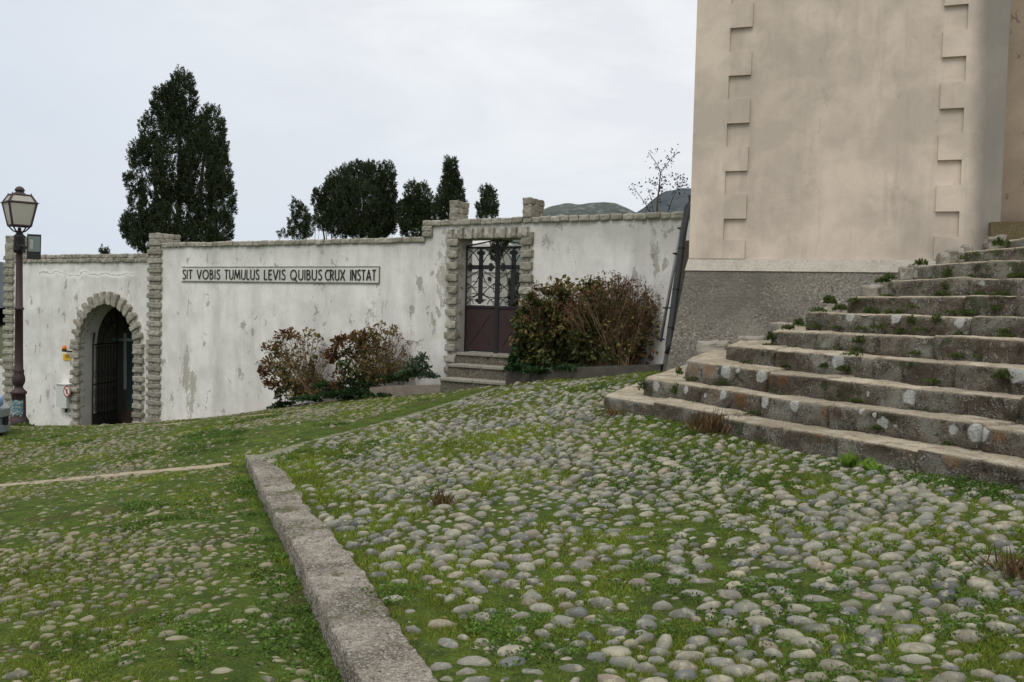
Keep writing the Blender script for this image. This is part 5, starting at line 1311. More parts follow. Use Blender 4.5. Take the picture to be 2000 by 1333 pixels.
def sheet(name, xs, ys, zf, mt, keep=None, adj=None, amp=0.014, kind="structure"):
    X, Yg = np.meshgrid(xs, ys); x, y = X.ravel(), Yg.ravel(); z = zf(x, y)
    P = np.stack([x, y, z * 0], 1)
    near = np.clip(1 - np.hypot(x, y) / 40, 0, 1)
    z = z + (fbm(P, 6.0, 3, 3) * amp + fbm(P, 0.9, 9, 2) * amp * 1.2) * near
    if adj is not None: z = z + adj(x, y)
    nx, ny = len(xs), len(ys)
    i = (np.arange(ny - 1)[:, None] * nx + np.arange(nx - 1)[None]).ravel()
    F = np.stack([i, i + 1, i + 1 + nx, i + nx], 1)
    if keep is not None:
        cxm = x[F].mean(1); cym = y[F].mean(1); F = F[keep(cxm, cym)]
    V = np.stack([x, y, z], 1); used = np.zeros(len(V), bool); used[F.ravel()] = True
    re = np.cumsum(used) - 1
    return solo(name, V[used], re[F], mt, (0, 0, 0), True, kind=kind)
def Lz(x, y):
    z = LZ(x, y); r = np.hypot(np.asarray(x), np.asarray(y) - 10)
    f = np.clip((r - 38) / 30, 0, 1); return z * (1 - f) + (-6.0) * f
sheet("ground", axis([(-90, -30, 6), (-30, -12, 0.8), (-12, 2.5, 0.08), (2.5, 12, 0.6), (12, 90, 6)]), axis([(-60, -8, 4), (-8, 2.4, 0.5), (2.4, 15, 0.08), (15, 26, 0.25), (26, 50, 1.5), (50, 110, 6)]), Lz, m_mossl,
      adj=lambda x, y: -0.08 * np.clip(side_of_div(x, y) / 0.12, 0, 1))
sheet("terrace", axis([(-4, 4.2, 0.055), (4.2, 9, 0.4)]), axis([(-6, 2.2, 0.4), (2.2, 17.5, 0.055)]), lambda x, y: TZ(x, y), m_moss,
      keep=lambda x, y: (side_of_div(x, y) > -0.12) & (wall_t(x, y) > 0.3) & ((wall_s(x, y) > 14.6)),
      adj=lambda x, y: -0.07 * np.clip(-side_of_div(x, y) / 0.05, 0, 1) * (y < 9.6))
far = bmesh.new(); bmesh.ops.create_circle(far, cap_ends=True, radius=6000, segments=64); me = bpy.data.meshes.new("plain"); far.to_mesh(me); far.free()
m_plain = moss_mat("plain", [C(70, 78, 52), C(84, 88, 62), C(60, 68, 48)], C(96, 90, 70), 3.0); me.materials.append(m_plain)
o = bpy.data.objects.new("plain", me); COL.objects.link(o); o.location = (0, 0, -7.0); tag(o, kind="structure")
# kerb: a long low block of rough concrete
def sweepstrip(name, Lp, Rp, mt, drop, amp, nseg, kind="structure", prof=None, seed=0, rough_edge=0.0):
    def resample(P, n):
        s = np.concatenate([[0], np.cumsum(np.linalg.norm(np.diff(P, axis=0), axis=1))]); q = np.linspace(0, s[-1], n)
        return np.stack([np.interp(q, s, P[:, i]) for i in range(3)], 1)
    A, B = resample(np.asarray(Lp), nseg), resample(np.asarray(Rp), nseg); n = nseg; rows = []
    ww = np.concatenate([[0, 0, 0, 0.01, 0.03], np.linspace(0.06, 0.94, 24), [0.97, 0.99, 1, 1]]); hh = np.concatenate([[-drop, -drop * 0.6, -drop * 0.2, -0.012, -0.002], np.zeros(24), [-0.002, -0.012, -drop * 0.4, -drop]])
    for w, h in zip(ww, hh): rows.append(A + (B - A) * w + np.array([0, 0, 1.0]) * h)
    V = np.concatenate(rows); d = np.tile((B - A) / np.linalg.norm(B - A, axis=1)[:, None], (len(ww), 1)); e = np.repeat((ww - 0.5) * 2, n)
    no = fbm(V, 5, seed, 3) * 0.6; n2 = fbm(V, 34, seed + 3, 3) * 1.1; ed = fbm(V, 7, seed + 8, 3)
    V = V + np.array([0, 0, 1.0]) * (no * amp + n2 * amp * 0.5)[:, None] + d * (ed * rough_edge * np.sign(e) * np.where(e > 0, 2.4, 0.8) * (np.abs(e) ** 4))[:, None]
    ii = np.arange(len(ww) - 1)[:, None] * n + np.arange(n - 1)[None]
    F = np.stack([ii, ii + 1, ii + 1 + n, ii + n], -1).reshape(-1, 4)
    cap = [tuple(r * n for r in range(len(ww)))[::-1], tuple(r * n + n - 1 for r in range(len(ww)))]
    return solo(name, V, [tuple(f) for f in F] + cap, mt, V[0], True, kind=kind)
m_kerb, N, b = mat("kerb_concrete", rough=0.95, spec=0.12)
P = N.pos(); n1 = N.noise(P, 2.2, 6, 0.65, 0.3); n2 = N.noise(P, 14, 6, 0.72); n3 = N.noise(P, 75, 4, 0.7); v = N.vor(P, 48)
c = N.mix(N.ramp(n1, [(0.42, 0), (0.58, 1)]), C(164, 156, 142), C(116, 109, 96)); c = N.mix(N.math("MULTIPLY", N.ramp(n2, [(0.45, 0), (0.62, 1)]), 0.6), c, C(104, 96, 84))
c = N.mix(N.math("MULTIPLY", N.step(n3, 0.53, 0.60), 0.8), c, C(190, 184, 172)); c = N.mix(N.math("MULTIPLY", N.step(n3, 0.42, 0.34), 0.8), c, C(64, 58, 48)); c = N.mix(N.math("MULTIPLY", N.step(N.noise(N.map(P, loc=(4, 4, 4)), 4.5, 5, 0.65, 0.4), 0.545, 0.63), 0.75), c, C(84, 86, 50))
n5 = N.noise(P, 32, 5, 0.75); c = N.mix(N.math("MULTIPLY", N.step(n5, 0.45, 0.36), 0.75), c, C(74, 67, 56)); c = N.mix(N.math("MULTIPLY", N.step(n5, 0.58, 0.66), 0.6), c, C(184, 176, 160))
N.set(b.inputs["Base Color"], c); N.set(b.inputs["Normal"], N.bump(N.math("ADD", n2, N.math("ADD", N.math("MULTIPLY", n5, 0.9), N.math("MULTIPLY", v, -0.8))), 1.0, 0.03))
sweepstrip("kerb", kerbL, kerbR, m_kerb, 0.26, 0.010, 1300, seed=3, rough_edge=0.015)
sl = np.array([p - np.array([0.09, 0.12, 0]) * 1.0 for p in strip]); sr = np.array([p + np.array([0.09, 0.02, 0]) for p in strip])
sl[0] = kerbL[0] + np.array([0.06, -0.20, -0.012]); sr[0] = kerbR[0] + np.array([0.06, -0.22, -0.012])
m_strip = stone_mat("pebble_strip", [C(112, 110, 92)] * 3 + [C(86, 92, 52), C(142, 138, 124), C(66, 70, 44)], 0.7, 0.5, 0.9)
sweepstrip("kerb_strip", sl + [0, 0, 0.012], sr + [0, 0, 0.016], m_strip, 0.15, 0.012, 200, seed=5, rough_edge=0.05)
# pale concrete bands lying in the lower ground
def band(name, pxs, wid, mt, lift=0.012, rough_edge=0.03):
    P = np.array([at(*p) for p in pxs]); 
    q = np.linspace(0, 1, 24); s = np.linspace(0, 1, len(P)); P = np.stack([np.interp(q, s, P[:, i]) for i in range(3)], 1)
    d = np.gradient(P, axis=0); d /= np.linalg.norm(d, axis=1)[:, None]; nn_ = np.stack([-d[:, 1], d[:, 0], d[:, 0] * 0], 1)
    A, B = P - nn_ * wid / 2, P + nn_ * wid / 2
    A[:, 2] = Lz(A[:, 0], A[:, 1]) + lift; B[:, 2] = Lz(B[:, 0], B[:, 1]) + lift
    sweepstrip(name, A, B, mt, 0.1, 0.004, 160, seed=8, rough_edge=rough_edge)
m_band = stone_mat("pale_band", [C(150, 138, 116)] * 3 + [C(128, 116, 94), C(170, 160, 140), C(104, 94, 74)], 0.3, 0.6)
band("paving_band", [(-150, 965, 10.1), (0, 950, 10.0), (250, 928, 9.95), (452, 909, 9.9)], 0.20, m_band)
band("paving_band", [(300, 858, 16.6), (430, 846, 16.4), (560, 828, 16.0), (620, 820, 15.8)], 0.10, m_band, 0.006)
e = []
for x_ in (60, 150, 240, 312, 420, 520, 600):
    P0 = W(ws(x_, 830, 0.0), 0.17, 0); e.append(P0)
e = np.array(e); A = e - WN * 0.12; B = e + WN * 0.10
for Q in (A, B): Q[:, 2] = Lz(Q[:, 0], Q[:, 1]) + 0.03
sweepstrip("paving_edge", B, A, m_band, 0.2, 0.006, 200, seed=9, rough_edge=0.02)

# ------------------------------------------------------------------ cobbles
def ico(sub):
    bm = bmesh.new(); bmesh.ops.create_icosphere(bm, subdivisions=sub, radius=1.0); bm.verts.index_update()
    V = np.array([v.co[:] for v in bm.verts]); F = np.array([[v.index for v in f.verts] for f in bm.faces]); bm.free()
    F = F[(V[F][:, :, 2].max(1) > -0.25)]; used = np.unique(F); re = np.full(len(V), -1); re[used] = np.arange(len(used)); return V[used], re[F]
ICO = {2: ico(2), 3: ico(3), 1: ico(1)}
VAR = {}
for sub, (v, f) in ICO.items():
    VAR[sub] = []
    for k in range(20):
        p = v * (1 + 0.20 * fbm(v + k * 9.1, 1.1, k, 3)[:, None]); p[:, 2] = np.sign(p[:, 2]) * np.abs(p[:, 2]) ** 0.72; VAR[sub].append(p)
def frustum(x, y, marg=1.0): return (np.abs(x) < 0.60 * y + marg)
CELL = 0.17
def throw(n, xr, yr, ok, amean, asig, tight):
    xs = RNG.uniform(xr[0], xr[1], n); ys = RNG.uniform(yr[0], yr[1], n); m = ok(xs, ys); xs, ys = xs[m], ys[m]
    a = np.clip(np.exp(RNG.normal(math.log(amean), asig, len(xs))), 0.015, 0.075) * (1 + 0.06 * np.clip(ys - 9, 0, 6)); asp = RNG.uniform(0.40, 0.68, len(xs)); o = np.argsort(-a * (0.35 + 1.3 * RNG.random(len(a)))); xs, ys, a, asp = xs[o], ys[o], a[o], asp[o]
    flow = 0.45 * vnoise(np.stack([xs, ys, xs * 0], 1), 0.55, 71) + RNG.normal(0, 0.24, len(xs)) + np.where(RNG.random(len(xs)) < 0.06, 1.2, 0)
    grid = {}; out = []
    for i in range(len(xs)):
        x, y, r = xs[i], ys[i], a[i] * (0.80 + 0.4 * asp[i]) * tight
        ci, cj = int(x / CELL) if x >= 0 else int(x / CELL) - 1, int(y / CELL); good = True
        for di in (-1, 0, 1):
            for dj in (-1, 0, 1):
                for (u, v, q) in grid.get((ci + di, cj + dj), ()):
                    if (u - x) ** 2 + ((v - y) / 0.58) ** 2 < (q + r) ** 2: good = False; break
                if not good: break
            if not good: break
        if good: grid.setdefault((ci, cj), []).append((x, y, r)); out.append(i)
    out = np.array(out); return xs[out], ys[out], a[out], a[out] * asp[out], flow[out]
class Occ:
    def __init__(s, xr, yr, res=0.02):
        s.x0, s.y0, s.res = xr[0], yr[0], res; s.g = np.zeros((int((xr[1] - xr[0]) / res) + 2, int((yr[1] - yr[0]) / res) + 2), bool)
    def mark(s, x, y, a, b, th):
        for k in range(len(x)):
            n = int(a[k] / s.res) + 1; i0 = int((x[k] - s.x0) / s.res); j0 = int((y[k] - s.y0) / s.res)
            I, J = np.mgrid[max(0, i0 - n):i0 + n + 1, max(0, j0 - n):j0 + n + 1]
            if I.size == 0 or I.max() >= s.g.shape[0] or J.max() >= s.g.shape[1]: continue
            dx = s.x0 + (I + .5) * s.res - x[k]; dy = s.y0 + (J + .5) * s.res - y[k]; c, q = math.cos(th[k]), math.sin(th[k])
            s.g[I, J] |= (((dx * c + dy * q) / a[k]) ** 2 + ((-dx * q + dy * c) / b[k]) ** 2) < 0.42
    def hit(s, x, y): return s.g[np.clip(((x - s.x0) / s.res).astype(int), 0, s.g.shape[0] - 1), np.clip(((y - s.y0) / s.res).astype(int), 0, s.g.shape[1] - 1)]
def build_stones(name, x, y, a, b, th, zf, hmin, hmax, sink, mt):
    z = zf(x, y); eps = 0.15
    gx = (zf(x + eps, y) - zf(x - eps, y)) / (2 * eps); gy = (zf(x, y + eps) - zf(x, y - eps)) / (2 * eps)
    Vs, Fs = [], []; base = 0
    dist = np.hypot(x, y); h = RNG.uniform(hmin, hmax, len(x)) * np.clip(a / 0.033, 0.7, 1.6)
    for sub, lo, hi in ((3, 0, 3.4), (2, 3.4, 8.0), (1, 8.0, 99)):
        idx = np.where((dist >= lo) & (dist < hi))[0]; vi = RNG.integers(0, 20, len(idx)); f = ICO[sub][1]
        for k in range(20):
            ids = idx[vi == k]
            if len(ids) == 0: continue
            p = VAR[sub][k][None] * np.stack([a[ids], b[ids], h[ids]], 1)[:, None, :]
            c, s_ = np.cos(th[ids])[:, None], np.sin(th[ids])[:, None]
            X = p[:, :, 0] * c - p[:, :, 1] * s_; Y_ = p[:, :, 0] * s_ + p[:, :, 1] * c
            tx = RNG.normal(0, 0.10, len(ids))[:, None]; ty = RNG.normal(0, 0.10, len(ids))[:, None]
            Z = p[:, :, 2] + X * (gx[ids][:, None] + tx) + Y_ * (gy[ids][:, None] + ty) + (z[ids] - sink[ids])[:, None]
            V = np.stack([X + x[ids][:, None], Y_ + y[ids][:, None], Z], -1)
            nv = V.shape[1]; Vs.append(V.reshape(-1, 3)); Fs.append((f[None] + (base + np.arange(len(ids)) * nv)[:, None, None]).reshape(-1, 3)); base += len(ids) * nv
    return solo(name, np.concatenate(Vs), np.concatenate(Fs), mt, (0, 0, 0), True, kind="structure")
def cobble_mat(name, cols, lich, mossc, moss_amt, ro=0.6, sp=0.32):
    m, N, b = mat(name, rough=ro, spec=sp); P = N.pos(); r = N.island()
    c = N.ramp(r, [(i / (len(cols) - 1), k) for i, k in enumerate(cols)]); n = N.noise(P, 22, 5, 0.65, 0.3); n2 = N.noise(P, 7, 4, 0.6); f = N.noise(P, 140, 3, 0.7)
    c = N.mix(N.math("MULTIPLY", N.ramp(n, [(0.50, 0), (0.62, 1)]), 0.55), c, lich)
    c = N.mix(N.math("MULTIPLY", N.step(f, 0.42, 0.34), 0.45), c, tuple(x * 0.35 for x in cols[0][:3]) + (1,))
    c = N.mix(N.math("MULTIPLY", N.ramp(n2, [(0.52, 0), (0.70, 1)]), moss_amt), c, mossc)
    N.set(b.inputs["Base Color"], c); N.set(b.inputs["Normal"], N.bump(N.math("ADD", n, N.math("MULTIPLY", f, 0.4)), 0.35, 0.008)); return m
m_cob = cobble_mat("cobble_grey", [C(108, 107, 98), C(128, 125, 110), C(86, 88, 86), C(140, 135, 116), C(98, 99, 92), C(122, 111, 93), C(78, 80, 81), C(132, 127, 111), C(66, 68, 68), C(114, 111, 98)], C(164, 156, 130), C(76, 80, 42), 0.65)
m_cob2 = cobble_mat("cobble_brown", [C(108, 104, 86), C(124, 118, 96), C(92, 90, 76), C(116, 102, 84), C(132, 126, 104), C(98, 94, 80), C(80, 78, 70)], C(150, 146, 120), C(78, 92, 42), 1.0, 0.8, 0.2)
def front_of_tower(x, y, m): return (((x - TO[0]) * TN[0] + (y - TO[1]) * TN[1]) > m) | (((x - TO[0]) * TU[0] + (y - TO[1]) * TU[1]) < -0.55)
def okT(x, y): return frustum(x, y) & (side_of_div(x, y) > 0.05) & ~in_stairs(x, y, -0.05) & (wall_t(x, y) > 1.15) & front_of_tower(x, y, 0.5)
xT, yT = (-3.2, 5.2), (2.3, 16.2)
cx_, cy_, ca_, cb_, cth = throw(480000, xT, yT, okT, 0.0325, 0.36, 1.11)
lush = vnoise(np.stack([cx_, cy_, cx_ * 0], 1), 0.9, 5) + 0.5 * vnoise(np.stack([cx_, cy_, cx_ * 0], 1), 2.7, 6)
sdv = side_of_div(cx_, cy_); kp_ = RNG.random(len(cx_)) < np.clip(0.92 - 0.28 * lush, 0.45, 0.98) * np.where(cy_ > 8.5, np.clip(1 - (cy_ - 8.5) * 0.09, 0.55, 1), 1) * np.clip(0.55 + sdv * 0.9, 0.5, 1)
cx_, cy_, ca_, cb_, cth, lush = (q[kp_] for q in (cx_, cy_, ca_, cb_, cth, lush))
build_stones("cobblestones", cx_, cy_, ca_, cb_, cth, TZ, 0.020, 0.028, 0.0075 + 0.006 * np.clip(lush, -0.3, 1), m_cob)
occT = Occ(xT, yT); nr = cy_ < 11; occT.mark(cx_[nr], cy_[nr], ca_[nr], cb_[nr], cth[nr])
def okL(x, y): return frustum(x, y) & (side_of_div(x, y) < -0.40) & (wall_t(x, y) > 0.35) 
xL, yL = (-15.5, 0.2), (2.6, 23.0)
lx, ly, la, lb_, lth = throw(480000, xL, yL, okL, 0.0255, 0.32, 1.12)
lu = vnoise(np.stack([lx, ly, lx * 0], 1), 0.8, 15) + 0.5 * vnoise(np.stack([lx, ly, lx * 0], 1), 2.2, 16); kp_ = (RNG.random(len(lx)) < np.clip(0.92 - lu * 0.40, 0.45, 0.98) * np.clip(1 - (ly - 10) * 0.12, 0.35, 1))
lx, ly, la, lb_, lth, lu = (q[kp_] for q in (lx, ly, la, lb_, lth, lu))
print("stones", len(cx_), len(lx))
build_stones("cobblestones", lx, ly, la, lb_, lth, Lz, 0.015, 0.023, 0.007 + 0.007 * np.clip(lu + 0.3, 0, 1), m_cob2)
occL = Occ(xL, yL, 0.03); nr = ly < 12; occL.mark(lx[nr], ly[nr], la[nr], lb_[nr], lth[nr])

# ------------------------------------------------------------------ grass between the stones
def blades(n, xr, yr, ok, occ, zf, hh, ww, seed):
    Y = yr[0] * (yr[1] / yr[0]) ** RNG.random(n); X = RNG.uniform(-1, 1, n) * (0.6 * Y + 0.8)
    m = ok(X, Y) & (X > xr[0]) & (X < xr[1]); X, Y = X[m], Y[m]; P3 = np.stack([X, Y, X * 0], 1)
    lush = vnoise(P3, 1.4, seed) + 0.6 * vnoise(P3, 5.0, seed + 1)
    m = ~occ.hit(X, Y) & (RNG.random(len(X)) < np.clip(0.55 + lush * 0.55, 0.06, 1)); X, Y, lush = X[m], Y[m], lush[m]
    n = len(X); Z = zf(X, Y) - 0.004; sc = np.clip(Y / 5.0, 0.8, 2.6)
    h = hh * np.clip(np.exp(RNG.normal(-0.15, 0.45, n)), 0.35, 2.6) * (0.75 + 0.5 * np.clip(lush, -.6, 1)) * np.clip(sc, 0.9, 1.5); w = ww * RNG.uniform(0.7, 1.3, n) * sc
    q = RNG.uniform(0, 2 * math.pi, n); d = np.stack([np.cos(q), np.sin(q), q * 0], 1); ln = RNG.normal(0, 0.55, (n, 2)) * h[:, None]
    B = np.stack([X, Y, Z], 1); V = np.empty((n, 3, 3)); V[:, 0] = B - d * w[:, None]; V[:, 1] = B + d * w[:, None]; V[:, 2] = B + np.stack([ln[:, 0], ln[:, 1], h], 1)
    return V.reshape(-1, 3), np.arange(3 * n).reshape(n, 3)
def okTg(x, y): return (side_of_div(x, y) > -0.02) & ~in_stairs(x, y, 0.02) & (wall_t(x, y) > 1.02) & front_of_tower(x, y, 0.4)
def okLg(x, y): return (side_of_div(x, y) < -0.31) & (wall_t(x, y) > 0.3)
V, F = blades(1700000, xT, yT, okTg, occT, TZ, 0.020, 0.0028, 31); solo("grass", V, F, m_grass, (0, 0, 0), False, kind="stuff"); print("blades", len(F))
V, F = blades(1200000, xL, (2.6, 22.0), okLg, occL, Lz, 0.012, 0.0028, 41); solo("grass", V, F, m_grass, (0, 0, 0), False, kind="stuff"); print("blades", len(F))
# low leafy weeds in patches
def rosettes(pts, zf, n_leaf, size, hgt, occ):
    ls = []
    for (x, y, s) in pts:
        z = float(zf(x, y)[0]); n = int(n_leaf * s); q = RNG.uniform(0, 2 * math.pi, n); r = RNG.random(n) ** 0.6 * 0.11 * s
        p = np.stack([x + np.cos(q) * r, y + np.sin(q) * r, z + RNG.uniform(0.005, hgt, n) * s * (1.15 - r / (0.11 * s))], 1)
        kk = ~occ.hit(p[:, 0], p[:, 1]) ; p, q = p[kk], q[kk]; n = len(p)
        d = np.stack([np.cos(q), np.sin(q), RNG.uniform(-.1, .9, n)], 1) + unit(n) * 0.5
        ls.append(quads(p, d, RNG.uniform(0.6, 1.3, n) * size, RNG.uniform(0.5, 0.95, n) * size))
    return joinq(ls)
pt = []; XS = RNG.uniform(-3.5, 5, 5000); YS = RNG.uniform(2.6, 13, 5000); m = okTg(XS, YS) & frustum(XS, YS, 0.3); XS, YS = XS[m], YS[m]
g = vnoise(np.stack([XS, YS, XS * 0], 1), 0.75, 51) + 0.5 * vnoise(np.stack([XS, YS, XS * 0], 1), 2.5, 52); k = g > 0.72
pt = [(x, y, random.uniform(0.6, 1.4)) for x, y in zip(XS[k], YS[k])]
for a, b_ in zip(STAIR_FOOT[:-1], STAIR_FOOT[1:]):
    for i in range(26):
        p = a + (b_ - a) * random.random(); q = abs(random.gauss(0.08, 0.16)); s = 0.5 + 1.1 * max(0, float(vnoise(np.array([[p[0] * 1.3, p[1] * 1.3, 3.3]]), 1.0, 8)[0]) + 0.4)
        pt.append((p[0] - 0.88 * q, p[1] - 0.46 * q, s))
for (x, y, n, sp) in ((735, 1165, 9, 0.12), (845, 965, 5, .10), (1290, 960, 8, .25), (1350, 1000, 10, 0.35), (1480, 1215, 22, 0.30), (1560, 1140, 8, .15), (1900, 1190, 12, 0.2), (1730, 1070, 8, 0.2), (1560, 1010, 8, .2), (1290, 1130, 8, .2), (1970, 1060, 10, .2), (1640, 1290, 10, .2)):
    p = at_z(x, y, 0.25); z = float(TZ(p[0], p[1])[0]); p = at_z(x, y, z)
    for _ in range(n): pt.append((p[0] + random.gauss(0, sp), p[1] + random.gauss(0, sp * 1.4), random.uniform(0.6, 1.5)))
pt = [q for q in pt if okTg(np.array(q[0]), np.array(q[1]))]
V, F = rosettes(pt, TZ, 90, 0.018, 0.036, occT); solo("weeds", V, F, m_weed, (0, 0, 0), False, kind="stuff"); print("weeds", len(pt))
XS = RNG.uniform(-12, 0, 6000); YS = RNG.uniform(3, 16, 6000); m = okLg(XS, YS) & frustum(XS, YS, 0.3); XS, YS = XS[m], YS[m]
g = vnoise(np.stack([XS, YS, XS * 0], 1), 0.7, 61) + 0.5 * vnoise(np.stack([XS, YS, XS * 0], 1), 2.5, 62); k = g > 0.66
pt = [(x, y, random.uniform(0.6, 1.4)) for x, y in zip(XS[k], YS[k])]
for P0, P1 in zip(kerbL[:5], kerbL[1:6]):
    for i in range(16):
        p = P0 + (P1 - P0) * random.random(); q = abs(random.gauss(0.05, 0.10)); pt.append((p[0] - 0.93 * q - 0.03, p[1] - 0.36 * q, random.uniform(0.5, 1.3)))
V, F = rosettes(pt, Lz, 90, 0.019, 0.036, occL); solo("weeds", V, F, m_weed, (0, 0, 0), False, kind="stuff"); print("weeds", len(pt))
m_sweed = leaf_mat("stair_weed_leaf", [C(66, 82, 40), C(80, 94, 46), C(56, 68, 38), C(94, 100, 56)], trans=0.25)
# weeds rooted in the joints of the stairs
sp = []
for (x, y, n, ax, ay) in ((1256, 757, 60, 10, 12), (1320, 765, 60, 10, 10), (1326, 728, 40, 6, 8), (1505, 660, 60, 6, 9), (1560, 632, 40, 10, 6), (1540, 642, 30, 12, 4), (1620, 590, 90, 12, 8), (1640, 603, 50, 12, 5), (1670, 588, 60, 14, 5), (1600, 607, 50, 16, 4), (1725, 550, 40, 14, 4), (1738, 543, 30, 10, 5),
                          (1850, 535, 60, 9, 9), (1845, 562, 40, 8, 8), (1650, 722, 90, 16, 5), (1610, 716, 40, 10, 4), (1680, 668, 80, 16, 8), (1665, 692, 40, 20, 4), (1720, 640, 70, 22, 5), (1780, 628, 50, 8, 10), (1830, 625, 50, 10, 10), (1945, 605, 60, 12, 6), (1960, 735, 90, 22, 8), (1800, 646, 40, 20, 4), (1760, 648, 50, 14, 5),
                          (1780, 600, 30, 20, 4), (1700, 605, 30, 12, 4), (1960, 648, 40, 14, 4), (1715, 838, 40, 14, 4), (1880, 505, 30, 14, 4), (1905, 497, 20, 8, 4), (1800, 515, 30, 14, 4), (1950, 477, 30, 8, 6), (1968, 478, 20, 6, 5)):
    Y = step_of(x, y) if x > 1260 else 10.2
    if x > 1260: Y -= 0.03
    sp.append((x, y + 2, Y, ax * 1.1, ay * 2.0, int(n * 2.6)))
rg = random.Random(77)
for k in range(1, 10):
    pts, Y0, Y1, _ = STEPS[k]; x0 = pts[0][0]
    for _ in range(7 if k > 3 else 3):
        x = x0 + (2000 - x0) * rg.random(); Y = inv_lerp(x, x0, 2000, Y0, Y1); y = np.interp(x, [p[0] for p in pts], [p[1] for p in pts]) + 0.19 * FPX / Y
        sp.append((x, y, Y - 0.05, rg.uniform(6, 20), rg.uniform(4, 9), rg.randint(40, 130)))
creeper("stair_weeds", None, None, sp, m_sweed, 0.026, "stuff", upd=0.9)
def tuft(name, label, px, py, Y, n, h, w, mt, lean=0.35, cat="weed", rad=0.06, zf=TZ):
    p = at(px, py, Y); p[2] = float(zf(p[0], p[1])[0]); B = np.repeat(p[None], n, 0) + RNG.normal(0, 1, (n, 3)) * np.array([rad, rad, 0]) * 0.7; D = RNG.normal(0, lean, (n, 3)); D[:, 2] = 1
    V, F = quads(B, D, RNG.uniform(0.5, 1.15, n) * h, w); return solo(name, V, F, mt, p, False, label, cat)
m_dry = leaf_mat("dry_stalk", [C(92, 70, 46), C(78, 62, 42), C(110, 86, 58), C(70, 66, 40)], trans=0.1)
tuft("dry_weed", "brown dried weed clump growing against the lowest stair", 1392, 846, 8.5, 260, 0.22, 0.016, m_dry, 0.4, rad=0.15)
tuft("dry_weed", "small reddish dry weed on the cobbles near the stair corner", 1195, 820, 9.6, 70, 0.16, 0.012, m_dry, 0.5, rad=0.08)
tuft("dry_weed", "dark twiggy dry weed alone among the cobbles near the kerb", 862, 975, 6.6, 90, 0.13, 0.010, m_dry, 0.6, rad=0.07)
tuft("dry_weed", "reddish dry weed at the right edge of the cobbles", 1992, 1130, 4.35, 120, 0.16, 0.010, m_dry, 0.5, rad=0.08)
m_dand = leaf_mat("dandelion_leaf", [C(96, 124, 44), C(112, 138, 52), C(80, 108, 40)], trans=0.3)
tuft("leafy_weed", "bright green dandelion-like rosette below the lowest stair", 1664, 908, 6.95, 60, 0.16, 0.030, m_dand, 1.0, rad=0.03)
tuft("leafy_weed", "smaller bright green rosette just right of the dandelion-like one", 1706, 918, 6.75, 30, 0.12, 0.026, m_dand, 1.0, rad=0.03)

XS = RNG.uniform(-7, 5, 900); YS = RNG.uniform(2.8, 12, 900); m = frustum(XS, YS, 0.2) & (okTg(XS, YS) | okLg(XS, YS)); XS, YS = XS[m], YS[m]
zz = np.where(side_of_div(XS, YS) > 0, TZ(XS, YS), Lz(XS, YS)) + 0.028; d = unit(len(XS)); d[:, 2] *= 0.25
m_litter = leaf_mat("fallen_leaf", [C(116, 88, 56), C(140, 112, 70), C(92, 66, 44), C(150, 130, 84)], trans=0.1)
V, F = quads(np.stack([XS, YS, zz], 1), d, RNG.uniform(0.015, 0.04, len(XS)), RNG.uniform(0.008, 0.02, len(XS)), np.tile(np.array([0.05, 0.1, 1.0]), (len(XS), 1)) + RNG.normal(0, .2, (len(XS), 3)))
solo("fallen_leaves", V, F, m_litter, (0, 0, 0), False, kind="stuff")

# ------------------------------------------------------------------ far hills
def hill(name, prof, Y, mt, thick, seed):
    """ridge line given as picture points at distance Y; a rough mass falling away to both sides"""
    P = np.array([at(x, y, Y) for x, y in prof]); n = 120; q = np.linspace(0, 1, n); s = np.linspace(0, 1, len(P))
    xs = np.interp(q, s, P[:, 0]); zs = np.interp(q, s, P[:, 2]); rows = []; k = np.linspace(-1, 1, 25)
    for v in k:
        f = (1 - abs(v)) ** 1.1; y = Y + v * thick; z = -8 + (zs + 8) * f
        Q = np.stack([xs, np.full(n, y), z], 1); rows.append(Q)
    V = np.concatenate(rows); V[:, 2] += fbm(V, 14.0 / Y, seed, 4) * Y * 0.006 * (V[:, 2] > -6)
    ii = np.arange(24)[:, None] * n + np.arange(n - 1)[None]; F = np.stack([ii, ii + 1, ii + 1 + n, ii + n], -1).reshape(-1, 4)
    return solo(name, V, F, mt, (xs.mean(), Y, -8), True, kind="structure")
def hill_mat(name, a, b_, c_, sc):
    m, N, b = mat(name, rough=1.0, spec=0.0); P = N.pos(); n = N.noise(P, sc, 6, 0.65); n2 = N.noise(P, sc * 6, 5, 0.7)
    c = N.mix(N.ramp(n, [(0.42, 0), (0.58, 1)]), a, b_); c = N.mix(N.ramp(n2, [(0.50, 0), (0.62, 1)]), c, c_); N.set(b.inputs["Base Color"], c); return m
m_hill = hill_mat("hill_scrub_hazed", C(70, 75, 73), C(84, 88, 84), C(108, 110, 104), 0.02)  # scrub colours lightened, distance haze mixed into them
m_hill2 = hill_mat("hill_dark_hazed", C(72, 77, 80), C(78, 83, 85), C(66, 71, 73), 0.01)  # slate tones raised the same way, haze painted into the colour
hill("hill", [(900, 470), (980, 445), (1040, 425), (1075, 411), (1100, 403), (1130, 399), (1165, 401), (1200, 404), (1230, 412), (1290, 428), (1400, 460)], 620, m_hill, 260, 4)
hill("hill", [(1120, 470), (1200, 428), (1245, 408), (1275, 388), (1300, 372), (1325, 367), (1350, 370), (1420, 392), (1550, 430), (1750, 480)], 1100, m_hill2, 420, 9)
hill("hill", [(-500, 545), (-200, 520), (-60, 522), (0, 519), (12, 522), (60, 540), (200, 560)], 300, m_hill2, 120, 13)

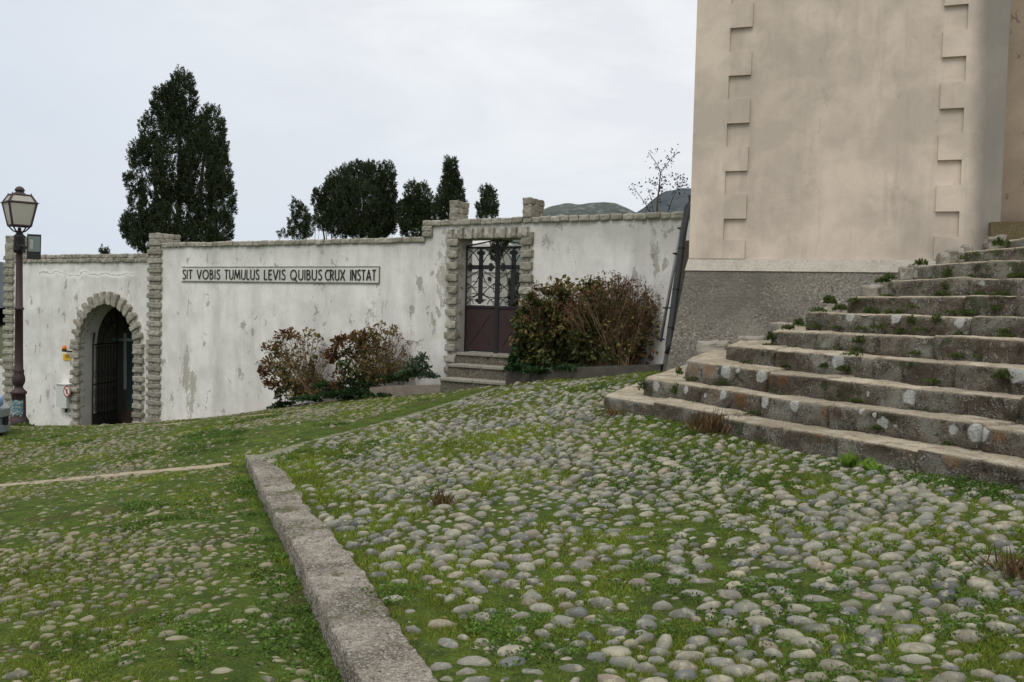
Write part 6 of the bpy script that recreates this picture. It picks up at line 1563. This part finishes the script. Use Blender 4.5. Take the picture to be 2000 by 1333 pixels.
# ------------------------------------------------------------------ sky and light
SUN_EL, SUN_AZ = R(58), R(205)     # azimuth measured clockwise from +Y: behind the viewer, a little to the left
w = bpy.data.worlds.new("World"); SC.world = w; w.use_nodes = True
nt = w.node_tree; N = NT(w); bg = N.n["Background"]
sky = N.node("ShaderNodeTexSky", sky_type="NISHITA"); sky.sun_disc = False; sky.sun_elevation = SUN_EL; sky.sun_rotation = SUN_AZ
gen = N.node("ShaderNodeTexCoord").outputs["Generated"]
nv = N.vmath("NORMALIZE", gen); xyz = N.node_sep(nv); z = xyz[2]; x = xyz[0]
cl = N.noise(N.map(nv, scale=(1, 1, 2.2)), 2.3, 6, 0.55, 0.3)
side = N.step(N.math("ADD", N.math("ADD", x, N.math("MULTIPLY", z, 1.5)), N.math("MULTIPLY", N.math("SUBTRACT", cl, 0.5), 0.5)), -0.55, 0.65)
pass
zen = N.math("ADD", 1.0, N.math("MULTIPLY", N.step(z, 0.36, 1.0), 0.9))
cl2 = N.noise(N.map(nv, scale=(1.2, 1.2, 3.4), loc=(3, 1, 2)), 3.4, 7, 0.6, 0.4)
base = N.mix(side, (0.58, 0.645, 0.735, 1), (0.84, 0.85, 0.862, 1))
base = N.mix(N.math("MULTIPLY", N.ramp(cl2, [(0.40, 0), (0.60, 1)]), 0.55), base, (0.66, 0.69, 0.74, 1))
n = N.node("ShaderNodeVectorMath", operation="SCALE"); N.set(n.inputs[0], base); N.set(n.inputs["Scale"], zen)
sk = N.node("ShaderNodeVectorMath", operation="SCALE"); N.set(sk.inputs[0], sky.outputs[0]); sk.inputs["Scale"].default_value = 0.10
col = N.mix(0.94, sk.outputs[0], n.outputs[0])
N.set(bg.inputs[0], col); bg.inputs[1].default_value = 1.0
sun = bpy.data.lights.new("sun", "SUN"); sun.energy = 1.1; sun.angle = R(25); sun.color = (1.0, 0.965, 0.91)
so_ = bpy.data.objects.new("sun", sun); COL.objects.link(so_)
dv = Vector((math.sin(SUN_AZ) * math.cos(SUN_EL), math.cos(SUN_AZ) * math.cos(SUN_EL), math.sin(SUN_EL)))
so_.rotation_euler = dv.to_track_quat("Z", "Y").to_euler(); so_.location = dv * 50
vs = SC.view_settings; vs.view_transform = "Standard"; vs.look = "None"; vs.exposure = 0.18; vs.gamma = 1.0; vs.use_curve_mapping = False
SC.cycles.max_bounces = 6; SC.cycles.diffuse_bounces = 3; SC.cycles.use_denoising = True
